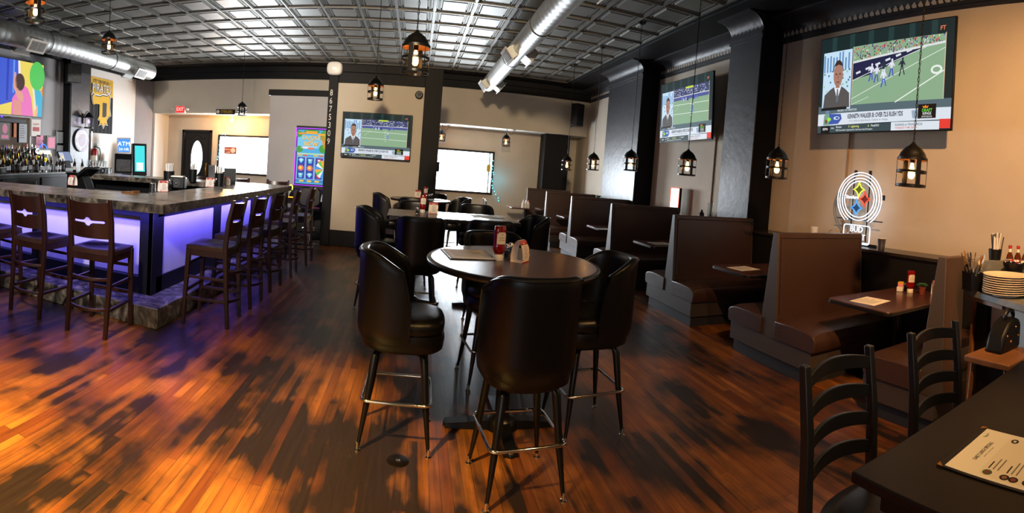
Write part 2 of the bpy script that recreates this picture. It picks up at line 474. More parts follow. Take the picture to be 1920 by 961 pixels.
# cove cornice (ribbed) stepping round the pilasters
def cornice(x, y0, y1, name):
    g = G().m('pilaster_paint')
    prof = []
    for k in range(9):
        t = PI/2*k/8; prof.append((x - 0.24*(1-math.cos(t)) , CZ-0.27 + 0.22*math.sin(t)))
    n = max(2, int((y1-y0)/0.045)); rows = []
    for i in range(n+1):
        y = y0 + (y1-y0)*i/n; d = 0.022 if i % 2 else 0.0
        rows.append([(px+(d if 0 < j < 8 else 0), y, pz) for j, (px, pz) in enumerate(prof)])
    g.grid(rows)
    g.box(x-0.03, x+0.01, y0, y1, CZ-0.31, CZ-0.27); g.box(x-0.27, x, y0, y1, CZ-0.05, CZ-0.018)
    g.box(x-0.012, x+0.01, y0, y1, CZ-0.36, CZ-0.31)
    struct(g.make(name, sharp=50))
cornice(XR, YB+4, PIL[0][0], 'trim_8'); cornice(PF, PIL[0][0]-0.02, PIL[0][1]+0.02, 'trim_9'); cornice(XR, PIL[0][1], PIL[1][0], 'trim_10')
cornice(PF, PIL[1][0]-0.02, PIL[1][1]+0.02, 'trim_11'); cornice(XR, PIL[1][1], YF, 'trim_12')
g = G().m('black_paint'); g.box(3.90, PF+0.01, YB, YF, CZ-0.035, CZ-0.008); g.box(3.885, 3.93, YB, YF, CZ-0.055, CZ-0.01); g.box(PF, XR, YB, YF, CZ-0.03, CZ-0.008); struct(g.make('trim_13', bevel=0.004))
# left wall: black top band, pillar
g = G().m('black_paint'); g.box(XL, XL+0.10, YB, YF, 3.84, CZ); g.box(XL, XL+0.2, YB, YF, 4.03, CZ); struct(g.make('trim_14'))
g = G().m('black_paint'); g.box(XL, -8.17, 9.76, 10.60, 0, CZ); g.m('pilaster_paint').box(-8.172, -8.16, 9.80, 10.56, 0, 3.6); struct(g.make('wall_pillar_left'))
wallbox('wall_corner_left', 'white_paint', XL, XL+0.01, 10.62, 13.2, 0, 3.84)
g = G().m('wall_grey'); g.prism([(XL, 13.15), (XL+0.22, 13.45), (XL+0.30, YF), (XL, YF)], 0, 3.84); struct(g.make('wall_corner_left'))
# the free standing partition with the television
g = G().m('wall_paint'); g.box(-1.58, 0.06, 9.42, 9.60, 0.30, 3.10)
struct(g.make('wall_partition'))
g = G().m('black_paint'); g.box(-1.76, -1.58, 9.38, 9.62, 0, 3.52); g.box(0.05, 0.38, 9.36, 9.66, 0, 3.45)
g.box(-1.58, 0.05, 9.40, 9.62, 3.10, 3.30); g.box(-1.76, 0.38, 9.38, 9.62, 3.30, 3.45)
g.box(-1.58, 0.05, 9.395, 9.62, 0.0, 0.30)
struct(g.make('trim_15', bevel=0.006))
g = G().m('wall_grey'); g.box(-3.32, -1.76, 10.75, 10.9, 0, 3.0); struct(g.make('wall_side_partition'))
g = G().m('black_paint'); g.box(-3.36, -1.70, 10.72, 10.93, 3.0, 3.13); struct(g.make('trim_16', bevel=0.006))
g = G().m('black_paint'); g.box(3.62, 4.36, 14.0, 14.6, 0, 2.86); struct(g.make('wall_pilaster'))
# numbers painted down the partition post
for k, ch in enumerate('8675309'):
    p = aty(621.5 - k*0.95, 174 + k*15.2, 9.375)
    g = G().m('white_paint'); g.text(ch, p.x, p.z, 0.165, y=9.376, sx=0.72)
    tag(g.make('painted_digit'), 'white digit %s painted on the black partition post, %s from the top' % (ch, ['first', 'second', 'third', 'fourth', 'fifth', 'sixth', 'seventh'][k]), 'number', 'white digits painted down the black post')

# windows and door in the front wall
def window(n, w):
    g = G().m('black_trim'); t = 0.06
    a, b, c, d = w
    g.box(a-t, b+t, YW-0.04, YW+0.06, d, d+t); g.box(a-t, b+t, YW-0.08, YW+0.06, c-t, c)
    g.box(a-t, a, YW-0.04, YW+0.06, c, d); g.box(b, b+t, YW-0.04, YW+0.06, c, d)
    fr = struct(g.make('window_%d' % n, bevel=0.004))
    g = G().m('white_paint'); g.box(b-0.10, b-0.05, YW+0.02, YW+0.07, c, d)
    struct(g.make('window_mullion', parent=fr))
    g = G().m('window_glass'); g.box(a, b, YW+0.03, YW+0.04, c, d); struct(g.make('window_pane', parent=fr))
def glass_mat():
    m = bpy.data.materials.new('window_glass'); m.use_nodes = True; nt = m.node_tree
    for n in list(nt.nodes):
        if n.type == 'BSDF_PRINCIPLED': nt.nodes.remove(n)
    out = [n for n in nt.nodes if n.type == 'OUTPUT_MATERIAL'][0]
    t = nt.nodes.new('ShaderNodeBsdfTransparent'); gl = nt.nodes.new('ShaderNodeBsdfGlossy'); gl.inputs['Roughness'].default_value = 0.02
    f = nt.nodes.new('ShaderNodeMixShader'); f.inputs[0].default_value = 0.05
    nt.links.new(t.outputs[0], f.inputs[1]); nt.links.new(gl.outputs[0], f.inputs[2]); nt.links.new(f.outputs[0], out.inputs[0])
    MATS['window_glass'] = m
glass_mat()
window(1, WINS[0]); window(2, WINS[1])
# front door with an oval light
fr = G().m('black_trim')
a, b, c, d = DOOR
fr.box(a-0.08, a, YW-0.05, YW+0.1, 0, d+0.08); fr.box(b, b+0.08, YW-0.05, YW+0.1, 0, d+0.08); fr.box(a-0.08, b+0.08, YW-0.05, YW+0.1, d, d+0.08)
struct(fr.make('trim_17', bevel=0.004))
g = G().m('black_trim'); cx, cz, ra, rb = (a+b)/2, 1.50, 0.215, 0.56
N = 40
el = [(cx+ra*math.cos(2*PI*k/N), cz+rb*math.sin(2*PI*k/N)) for k in range(N)]
bx = []
for k in range(N):
    t = 2*PI*k/N; dx, dz = math.cos(t), math.sin(t)
    hx, lo, hi = (b-a)/2, cz-0.01, d-cz
    sc = min(hx/abs(dx) if abs(dx) > 1e-6 else 9, (hi/dz if dz > 1e-6 else (-lo/dz if dz < -1e-6 else 9)))
    bx.append((cx+dx*sc, cz+dz*sc))
for y in (YW+0.0, YW+0.045):
    I = [g.v((p[0], y, p[1])) for p in el]; O = [g.v((p[0], y, p[1])) for p in bx]
    for k in range(N): g.f([I[k], I[(k+1) % N], O[(k+1) % N], O[k]])
g.grid([[(p[0], YW+0.0, p[1]) for p in el], [(p[0], YW+0.045, p[1]) for p in el]], cv=True)
g.tube([(cx+ra*1.04*math.cos(2*PI*k/N), YW-0.005, cz+rb*1.02*math.sin(2*PI*k/N)) for k in range(N)], 0.016, 8, closed=True)
# eyebrow moulding
g.tube([(cx-0.30, YW, 2.13), (cx-0.16, YW, 2.13), (cx-0.08, YW, 2.20), (cx, YW, 2.215), (cx+0.08, YW, 2.20), (cx+0.16, YW, 2.13), (cx+0.30, YW, 2.13)], 0.014, 6)
dr = struct(g.make('door_1'))
g = G().m('window_glass'); g.prism(el, YW+0.02, YW+0.026, 'y'); struct(g.make('door_glass', parent=dr))
g = G().m('brass'); g.box(b-0.11, b-0.06, YW-0.03, YW, 0.95, 1.35); g.tube([(b-0.085, YW-0.02, 1.3), (b-0.085, YW-0.07, 1.2), (b-0.085, YW-0.07, 1.05), (b-0.085, YW-0.02, 0.98)], 0.012, 8)
struct(g.make('door_handle', parent=dr))
# grey street outside so the windows do not open on nothing
g = G().m('wall_grey'); g.box(-30, 30, YW+0.5, 60, -0.3, -0.12); struct(g.make('ground_street'))

# floor drain
g = G().m('drain'); g.lathe([(0.0, 0.004), (0.055, 0.004), (0.062, 0.0)], seg=24); g.m('chrome').lathe([(0, 0.008), (0.012, 0.007), (0.014, 0.004)], seg=16)
tag(g.make('floor_drain'), 'round dark metal cover set in the floor boards beside the left bar chair', 'floor cover', loc=atz(746, 863, 0.0))

# ================================================================== ducts
def duct(name, label, x, z, y0, y1, r, vents):
    t = thing(name, label, 'duct', (x, y1, z))
    g = G().m('duct_metal'); rows = []; n = int((y1-y0)/0.05)
    for i in range(n+1):
        y = (y0-y1) + (y1-y0)*i/n; rr = r + (0.006 if i % 3 == 0 else 0.0)
        rows.append([(rr*math.cos(2*PI*k/28), y, rr*math.sin(2*PI*k/28)) for k in range(28)])
    V = g.grid(rows, cv=True); g.f(V[-1]); g.f(V[0][::-1])
    g.make('duct_pipe', t, sharp=60)
    for (yy, side) in vents:
        s = side
        ax = Vector((s*0.80, 0, -0.60)).normalized()
        M = Matrix.Translation((0, yy-y1, 0)) @ Matrix(((ax.x, 0, -ax.z, 0), (0, 1, 0, 0), (ax.z, 0, ax.x, 0), (0, 0, 0, 1)))
        g = G(M).m('duct_metal'); g.box(0.0, r+0.10, -0.20, 0.20, -0.10, 0.10)
        b = g.make('vent_boot', t, bevel=0.004)
        g = G(M).m('vent_white'); g.box(r+0.10, r+0.115, -0.235, 0.235, -0.13, 0.13)
        g.m('vent_grille').box(r+0.115, r+0.119, -0.19, -0.01, -0.09, 0.09).box(r+0.115, r+0.119, 0.01, 0.19, -0.09, 0.09)
        g.m('vent_white')
        for k in range(7): g.box(r+0.117, r+0.123, -0.19, 0.19, -0.085+k*0.027, -0.080+k*0.027)
        g.make('vent_grille', b, bevel=0.002)
    for yy in [y0 + 1.0 + 2.2*k for k in range(int((y1-y0)/2.2))]:
        g = G().m('cable'); g.tube([(0.0, yy-y1, r-0.005), (0, yy-y1, CZ-z)], 0.005, 6)
        g.tube([((r+0.005)*math.cos(2*PI*k/24), yy-y1, (r+0.005)*math.sin(2*PI*k/24)) for k in range(24)], 0.006, 5, closed=True)
        g.make('hanger', t)
duct('air_duct', 'round silver spiral duct with vents hanging over the tables at right', 1.60, 3.74, 1.5, 12.1, 0.17, [(8.35, -1), (8.35, 1), (11.5, -1), (11.5, 1), (4.8, -1), (4.8, 1)])
duct('air_duct', 'long round silver spiral duct running along the bar at left', -6.85, 3.72, 2.0, 11.4, 0.21, [(6.9, 1), (10.6, 1), (10.6, -1), (3.6, 1), (6.9, -1)])

# ================================================================== the bar
BX, BY, BT = -2.16, 3.92, 1.135
g = G().m('granite_edge')
bar = thing('bar_counter', 'U shaped bar with stone top, black posts and white panels under blue light', 'bar', (BX, BY, 0))
def loc_box(g, x0, x1, y0, y1, z0, z1): g.box(x0-BX, x1-BX, y0-BY, y1-BY, z0, z1); return g
g = G().m('granite_edge')
plan = [(-9.0, 3.92), (-2.16, 3.92), (-2.16, 8.55), (-6.2, 8.55), (-6.2, 7.85), (-2.92, 7.85), (-2.92, 4.78), (-9.0, 4.78)]
plan = [(-7.4 if x == -9.0 else x, y) for x, y in plan]
pl = [(x-BX, y-BY) for x, y in plan]
A_ = [g.v((x, y, 1.05)) for x, y in pl]; B_ = [g.v((x, y, BT)) for x, y in pl]
g.f(A_[::-1]); n = len(pl)
for i in range(n): g.f([A_[i], A_[(i+1) % n], B_[(i+1) % n], B_[i]])
g.m('bar_top'); g.f(B_)
g.m('ink')
for k in range(7):   # joints between the slabs of the top
    loc_box(g, -7.2+k*0.8, -7.196+k*0.8, 3.94, 4.77, BT, BT+0.0006)
for k in range(6):
    loc_box(g, -2.9, -2.17, 4.3+k*0.62, 4.304+k*0.62, BT, BT+0.0006)
loc_box(g, -7.3, -2.3, 4.35, 4.354, BT, BT+0.0006)
g.make('counter_top', bar, bevel=0.008)
g = G().m('granite_edge'); pp = [(-7.4, 3.87), (-2.15, 3.87), (-2.15, 8.55), (-2.6, 8.55), (-2.6, 4.35), (-7.4, 4.35)]
g.prism([(x-BX, y-BY) for x, y in pp], 0, 0.19); g.make('foot_step', bar, bevel=0.006)
g = G().m('black_trim')
loc_box(g, -7.4, -2.42, 4.30, 4.42, 0.19, 1.05); loc_box(g, -2.56, -2.45, 4.3, 8.5, 0.19, 1.05)
loc_box(g, -6.2, -2.5, 8.3, 8.42, 0.0, 1.05); loc_box(g, -7.4, -6.2, 8.3, 8.42, 0.0, 0.0001)
g.make('bar_body', bar)
# posts and rails
g = G().m('black_trim')
loc_box(g, -7.4, -2.42, 4.20, 4.30, 0.19, 0.36); loc_box(g, -7.4, -2.42, 4.20, 4.30, 0.96, 1.05)
loc_box(g, -2.45, -2.42, 4.2, 8.5, 0.19, 0.36); loc_box(g, -2.45, -2.42, 4.2, 8.5, 0.96, 1.05)
g.make('rail', bar, bevel=0.006)
for xx, ww in ((-2.57, 0.15), (-4.05, 0.09), (-5.5, 0.09), (-6.95, 0.09)):
    g = G().m('black_trim'); loc_box(g, xx, xx+ww, 4.195, 4.30, 0.19, 1.05); g.make('post', bar, bevel=0.004)
for yy, ww in ((4.195, 0.10), (5.72, 0.22), (7.15, 0.12), (8.38, 0.12)):
    g = G().m('black_trim'); loc_box(g, -2.47, -2.415, yy, yy+ww, 0.19, 1.05); g.make('post', bar, bevel=0.004)
for x0, x1 in ((-3.96, -2.57), (-5.41, -4.05), (-6.86, -5.5)):
    g = G().m('panel_white'); loc_box(g, x0, x1, 4.275, 4.30, 0.36, 0.96); g.make('panel', bar)
for y0, y1 in ((4.295, 5.72), (5.94, 7.15), (7.27, 8.38)):
    g = G().m('panel_white'); loc_box(g, -2.45, -2.435, y0, y1, 0.36, 0.96); g.make('panel', bar)

# back bar along the left wall
bb = thing('back_bar', 'long black back bar cabinet with stepped shelf below the mirror', 'bar cabinet', (-8.0, 6.5, 0))
g = G().m('black_plastic'); g.box(-0.4, 0.35, -4.5, 3.1, 0, 1.05); g.make('cabinet', bb, bevel=0.01)
g = G().m('grey_laminate'); g.box(-0.4, 0.38, -4.5, 3.15, 1.05, 1.09); g.make('counter', bb, bevel=0.005)
g = G().m('black_plastic'); g.box(-0.4, -0.1, -3.5, 2.2, 1.09, 1.20); g.box(-0.4, -0.25, -3.5, 2.2, 1.2, 1.32); g.make('shelf_step', bb, bevel=0.004)
for k in range(6):
    g = G().m('black_trim'); g.box(0.35, 0.37, -4.3+k*1.2, -3.2+k*1.2, 0.08, 0.98); d_ = g.make('door', bb, bevel=0.006)
    g = G().m('steel'); g.tube([(0.39, -3.3+k*1.2, 0.75), (0.39, -3.3+k*1.2, 0.9)], 0.008, 6); g.make('handle', d_)

# ================================================================== televisions
def scr(g, W, H, L, col, pts, s=1.0):
    """flat shape on a screen: points in 0..1 from the top left, layer L"""
    g.m(em(col, s)); y = -0.0012 - 0.0006*L
    g.f([g.v(((p[0]-0.5)*W, y, (0.5-p[1])*H)) for p in pts], False)
def rect(x0, y0, x1, y1): return [(x0, y0), (x1, y0), (x1, y1), (x0, y1)]
def ell(cx, cy, rx, ry, n=20): return [(cx+rx*math.cos(2*PI*k/n), cy-ry*math.sin(2*PI*k/n)) for k in range(n)]
def stext(g, W, H, L, col, s_, x, y, size, sx=1.0, align='CENTER', s=1.0, bold=0.012):
    g.m(em(col, s)); g.text(s_, (x-0.5)*W, (0.5-y)*H, size*H, y=-0.0012-0.0006*L, align=align, sx=sx, bold=bold*size*H)
def sports(g, W, H, wide):
    q = lambda *a, **k: scr(g, W, H, *a, **k); rr = random.Random(3)
    q(0, (20, 40, 42), rect(0, 0, 1, 1), s=0.9)
    for k in range(6): q(1, (34, 62, 62), rect(0.10+0.15*k, 0.0, 0.14+0.15*k, 0.16), s=0.9)
    q(1, (84, 104, 112), rect(0, 0.72, 1, 0.83))
    # presenter inset: bright city view, figure in a grey suit
    q(2, (190, 215, 235), rect(0.03, 0.15, 0.275, 0.76), s=1.1)
    for k in range(9):
        x = 0.035 + 0.026*k
        q(3, (90, 140, 190), rect(x, 0.16+rr.random()*0.08, x+0.012, 0.36))
    for k in range(46):
        x = 0.035+rr.random()*0.225; y = 0.34+rr.random()*0.26
        q(3, rr.choice([(90, 150, 110), (140, 200, 170), (60, 110, 140), (220, 235, 240)]), rect(x, y, x+0.012, y+0.02))
    q(4, (86, 82, 82), [(0.04, 0.745), (0.05, 0.60), (0.10, 0.545), (0.135, 0.52), (0.19, 0.52), (0.225, 0.55), (0.262, 0.60), (0.268, 0.745)])
    q(5, (232, 235, 240), [(0.133, 0.53), (0.163, 0.66), (0.192, 0.53), (0.183, 0.49), (0.143, 0.49)])
    q(6, (100, 110, 118), [(0.158, 0.545), (0.153, 0.66), (0.163, 0.70), (0.173, 0.66), (0.168, 0.545)])
    q(6, (170, 124, 104), ell(0.163, 0.40, 0.040, 0.125)); q(6, (160, 116, 98), rect(0.146, 0.47, 0.180, 0.535))
    q(7, (60, 44, 40), [(0.122, 0.37)]+[(0.163+0.042*math.cos(t), 0.36-0.115*math.sin(t)) for t in [PI-PI*k/10 for k in range(11)]]+[(0.196, 0.31), (0.163, 0.292), (0.130, 0.31)])
    for ex in (0.147, 0.179): q(8, (50, 34, 32), rect(ex-0.008, 0.385, ex+0.008, 0.396))
    q(8, (140, 98, 84), rect(0.159, 0.40, 0.167, 0.44)); q(8, (120, 70, 66), rect(0.150, 0.468, 0.176, 0.480))
    q(8, (18, 20, 24), [(0.025, 0.765), (0.03, 0.735), (0.245, 0.735), (0.25, 0.765)])
    # game picture
    x0, x1, y0, y1 = 0.285, 0.945, 0.135, 0.725
    q(2, (138, 172, 138), rect(x0, y0, x1, y1))
    if wide:
        q(3, (60, 66, 104), rect(x0, y0, x1, 0.27)); q(4, (210, 215, 220), rect(x0, 0.27, x1, 0.283))
        q(4, (74, 84, 150), rect(x0, 0.283, x1, 0.335))
        q(5, (200, 220, 70), rect(0.52, y0, 0.66, 0.165))
        for k in range(170): 
            x = x0+rr.random()*(x1-x0-0.015); y = 0.15+rr.random()*0.11
            q(4, rr.choice([(180, 190, 220), (90, 110, 190), (30, 34, 60), (220, 225, 235)]), rect(x, y, x+0.012, y+0.010))
        for k in range(22):
            x = 0.42+rr.random()*0.34; q(5, rr.choice([(90, 100, 200), (225, 230, 245), (50, 60, 130)]), rect(x, 0.30+rr.random()*0.02, x+0.010, 0.36))
        for yy in (0.41, 0.56): q(3, (230, 240, 230), [(x0, yy-0.01), (x1, yy+0.012), (x1, yy+0.02), (x0, yy-0.002)])
        for k in range(6): q(3, (225, 235, 225), rect(0.615, 0.38+0.045*k, 0.65, 0.386+0.045*k))
        for k in range(4): q(3, (225, 235, 225), rect(0.32+0.025*(3-k), 0.40+0.03*k, 0.345+0.025*(3-k), 0.405+0.03*k))
        q(5, (120, 140, 220), [(0.655, 0.50), (0.66, 0.43), (0.675, 0.43), (0.68, 0.50), (0.672, 0.57), (0.660, 0.57)]); q(6, (225, 230, 245), ell(0.668, 0.44, 0.008, 0.015))
    else:
        q(3, (30, 34, 70), [(x0, 0.30), (0.77, 0.235), (0.80, 0.245), (0.42, 0.44), (x0, 0.47)])
        q(4, (220, 225, 225), [(x0, 0.285), (x1, 0.20), (x1, 0.222), (x0, 0.305)])
        for k in range(230):
            x = x0+rr.random()*(x1-x0-0.012); y = y0+rr.random()*(0.14-0.11*(x-x0))
            q(4, rr.choice([(40, 44, 70), (150, 160, 200), (220, 225, 230), (70, 80, 120), (180, 170, 80), (60, 60, 90), (190, 60, 110), (210, 60, 60)]), rect(x, y, x+0.007, y+0.016))
        for (a, b, c, d, w) in ((x0, 0.475, 0.82, 0.235, 0.006), (x0, 0.66, x1, 0.26, 0.006), (0.62, y1, x1, 0.46, 0.012), (x0, 0.72, 0.42, 0.655, 0.004)):
            q(4, (232, 240, 232), [(a, b), (c, d), (c, d+w), (a, b+w)])
        for k in range(6): q(4, (220, 225, 235), [(0.31+0.075*k, 0.40-0.03*k), (0.345+0.075*k, 0.386-0.03*k), (0.35+0.075*k, 0.405-0.03*k), (0.315+0.075*k, 0.42-0.03*k)])
        q(4, (232, 240, 232), ell(0.895, 0.455, 0.038, 0.042)); q(5, (138, 172, 138), ell(0.895, 0.455, 0.025, 0.024))
        for (px, py, c1, c2, t) in ((0.435, 0.42, (225, 225, 240), (60, 70, 190), 0), (0.475, 0.44, (225, 225, 240), (60, 70, 190), 1), (0.53, 0.49, (225, 228, 245), (60, 80, 210), 2), (0.525, 0.40, (40, 50, 70), (225, 225, 235), 0), (0.585, 0.40, (225, 225, 240), (60, 70, 190), 1), (0.66, 0.40, (36, 46, 66), (40, 50, 66), 2)):
            w = 0.011
            q(6, c1, [(px-w, py-0.06), (px+w, py-0.06), (px+w*0.7, py+0.005), (px-w*0.7, py+0.005)])
            q(6, c1, [(px-w, py-0.055), (px-w*2.4, py-0.025), (px-w*2.1, py-0.015), (px-w*0.6, py-0.035)])
            q(6, c1, [(px+w, py-0.055), (px+w*2.2, py-0.02), (px+w*1.8, py-0.012), (px+w*0.6, py-0.035)])
            q(6, c2, [(px-w*0.7, py), (px, py), (px-w*0.6-0.006, py+0.085), (px-w*1.4-0.006, py+0.085)])
            q(6, c2, [(px, py), (px+w*0.7, py), (px+w*(1.0+0.5*t), py+0.075), (px+w*(0.4+0.5*t), py+0.078)])
            q(7, c1, ell(px+0.003, py-0.075, 0.007, 0.016, 10))
    q(3, (240, 200, 170), rect(x0-0.004, y0, x0, y1)); q(3, (240, 200, 170), rect(x1, y0-0.01, x1+0.004, y1))
    stext(g, W, H, 4, (240, 130, 90), 'FT', 0.925, 0.085, 0.055)
    # lower third
    q(2, (214, 222, 232), [(0.0, 0.80), (1.0, 0.80), (1.0, 0.91), (0.0, 0.925)], s=1.05)
    q(3, (60, 90, 170), [(0.10, 0.80), (0.20, 0.81), (0.21, 0.86), (0.18, 0.91), (0.09, 0.915)])
    q(4, (210, 220, 240), ell(0.165, 0.85, 0.026, 0.018)); q(5, (40, 70, 150), ell(0.170, 0.85, 0.014, 0.010))
    q(5, (120, 160, 140), [(0.05, 0.92), (0.055, 0.82), (0.075, 0.77), (0.10, 0.80), (0.105, 0.86), (0.10, 0.92)]); q(6, (110, 130, 170), ell(0.083, 0.775, 0.018, 0.03)); q(6, (160, 230, 60), ell(0.10, 0.86, 0.018, 0.02)); q(6, (120, 70, 50), rect(0.065, 0.86, 0.085, 0.90))
    stext(g, W, H, 4, (230, 235, 238), 'PROPS TO WATCH', 0.25, 0.775, 0.030, align='CENTER')
    stext(g, W, H, 4, (60, 64, 78), 'KENNETH WALKER III: OVER 72.5 RUSH YDS', 0.47, 0.843, 0.062, sx=0.56, bold=0.035)
    stext(g, W, H, 4, (140, 146, 158), '-115 | odds by Sportsbook | Subject to change', 0.42, 0.888, 0.028, sx=0.95)
    q(3, (150, 170, 190), [(0.74, 0.82), (0.79, 0.81), (0.80, 0.90), (0.75, 0.89)])
    q(4, (12, 14, 16), rect(0.785, 0.765, 0.905, 0.895), s=0.4)
    q(5, (240, 140, 40), [(0.82, 0.80), (0.815, 0.778), (0.827, 0.788), (0.835, 0.772), (0.843, 0.788), (0.855, 0.778), (0.85, 0.80)])
    stext(g, W, H, 5, (110, 220, 80), 'DRAFT', 0.846, 0.822, 0.040, sx=0.9); stext(g, W, H, 5, (235, 240, 240), 'KINGS', 0.846, 0.852, 0.036, sx=0.9)
    stext(g, W, H, 5, (220, 225, 225), 'SPORTSBOOK', 0.846, 0.880, 0.020, sx=0.9)
    # ticker
    q(3, (56, 74, 80), rect(0, 0.925, 0.60, 1.0)); q(3, (220, 228, 236), rect(0.60, 0.92, 0.93, 1.0)); q(3, (230, 60, 50), rect(0.93, 0.905, 1.0, 0.99))
    q(4, (10, 10, 12), rect(0.03, 0.93, 0.11, 1.0), s=0.4); stext(g, W, H, 5, (240, 240, 240), 'ESPN', 0.07, 0.962, 0.036, sx=0.9)
    stext(g, W, H, 5, (230, 230, 230), 'NHL', 0.135, 0.955, 0.024)
    stext(g, W, H, 5, (230, 235, 235), 'Bruins', 0.165, 0.945, 0.030, align='LEFT'); stext(g, W, H, 5, (230, 235, 120), '5  Lightning', 0.27, 0.945, 0.030, align='LEFT')
    stext(g, W, H, 5, (230, 235, 120), '6', 0.43, 0.945, 0.030); stext(g, W, H, 5, (230, 235, 235), 'Final/SO', 0.45, 0.945, 0.030, align='LEFT')
    stext(g, W, H, 5, (225, 230, 230), 'BOS: Surrenders 4-goal lead for 2nd time in last 20 seasons', 0.165, 0.978, 0.025, align='LEFT', sx=0.80)
    stext(g, W, H, 5, (60, 66, 90), 'KANSAS at TEXAS TECH', 0.63, 0.948, 0.030, align='LEFT', sx=0.95); stext(g, W, H, 5, (220, 70, 70), 'TONIGHT 9 PM  ESPN+', 0.63, 0.978, 0.026, align='LEFT', sx=0.95)
def kids(g, W, H, wide):
    q = lambda *a, **k: scr(g, W, H, *a, **k)
    q(0, (236, 214, 96), rect(0, 0, 1, 1))
    q(1, (60, 90, 210), [(0, 0), (0.60, 0), (0.62, 0.45), (0.56, 0.75), (0, 1)]); q(2, (40, 60, 180), rect(0.44, 0.0, 0.47, 0.75)); q(2, (100, 150, 240), rect(0.53, 0.0, 0.555, 0.6))
    q(2, (245, 235, 220), [(0.60, 0.0), (0.63, 0.0), (0.66, 0.5), (0.62, 0.5)])
    q(1, (70, 180, 215), [(0.84, 0.36), (1, 0.55), (1, 1), (0.90, 1)]); q(2, (238, 228, 205), [(0.82, 0.36), (0.85, 0.36), (0.92, 1), (0.885, 1)]); q(2, (240, 150, 60), [(0.96, 0.5), (1, 0.42), (1, 0.62)])
    q(3, (84, 200, 92), ell(0.90, 0.23, 0.12, 0.27, 32))
    q(3, (235, 120, 190), [(0.52, 1), (0.53, 0.70), (0.62, 0.50), (0.70, 0.44), (0.76, 0.48), (0.82, 0.66), (0.86, 1)])
    q(4, (70, 44, 40), ell(0.635, 0.39, 0.075, 0.16)); q(4, (225, 160, 140), [(0.55, 0.22), (0.572, 0.22), (0.60, 0.50), (0.69, 0.60), (0.70, 0.75), (0.62, 0.72), (0.54, 0.48)])
    q(4, (225, 150, 140), [(0.55, 0.72), (0.66, 0.74), (0.68, 1), (0.55, 1)]); q(5, (240, 180, 150), [(0.88, 0.9), (0.92, 0.76), (0.93, 0.9), (0.92, 1), (0.88, 1)])
def tv(label, c, W, H, yaw, tilt, content, wide=False, wall=0.3):
    t = thing('television', label, 'television', c, yaw)
    M = Matrix.Rotation(tilt, 4, 'X')
    g = G(M).m('black_plastic'); g.box(-W/2-0.012, W/2+0.012, 0.0, 0.035, -H/2-0.014, H/2+0.012); g.box(-W*0.36, W*0.36, 0.035, 0.075, -H*0.38, H*0.25)
    g.make('tv_case', t, bevel=0.004)
    g = G(M).m('screen_glass'); g.box(-W/2, W/2, -0.001, 0.0, -H/2, H/2)
    content(g, W, H, wide); g.make('screen', t)
    g = G(M).m('black_steel'); g.box(-0.25, 0.25, 0.07, 0.09, -0.2, 0.2); g.box(-0.05, 0.05, 0.08, wall-0.02, -0.05, 0.05); g.box(-0.2, 0.2, wall-0.03, wall-0.005, -0.15, 0.15)
    g.make('wall_mount', t)
    return t
tv('largest television, hung on the right wall nearest the camera above the neon sign', (4.44, 3.44, 3.01), 1.88, 1.16, -PI/2, 0.05, sports, False, 0.34)
tv('television on the right wall between the two dark pilasters', (4.40, 7.60, 2.98), 1.76, 1.08, -PI/2, 0.06, sports, True, 0.38)
tv('television on the tan partition wall behind the high tables', (-0.79, 9.28, 2.13), 1.28, 0.82, 0, 0.03, sports, True, 0.14)
tv('television with bright cartoon colours above the back bar at left', (-8.24, 7.76, 2.99), 2.12, 1.22, PI/2, 0.03, kids, False, 0.15)
g = G().m('black_plastic'); g.box(-8.38, -8.26, 7.15, 8.30, 2.20, 2.30); tag(g.make('soundbar', bevel=0.01), 'black soundbar on the wall under the left television', 'speaker')

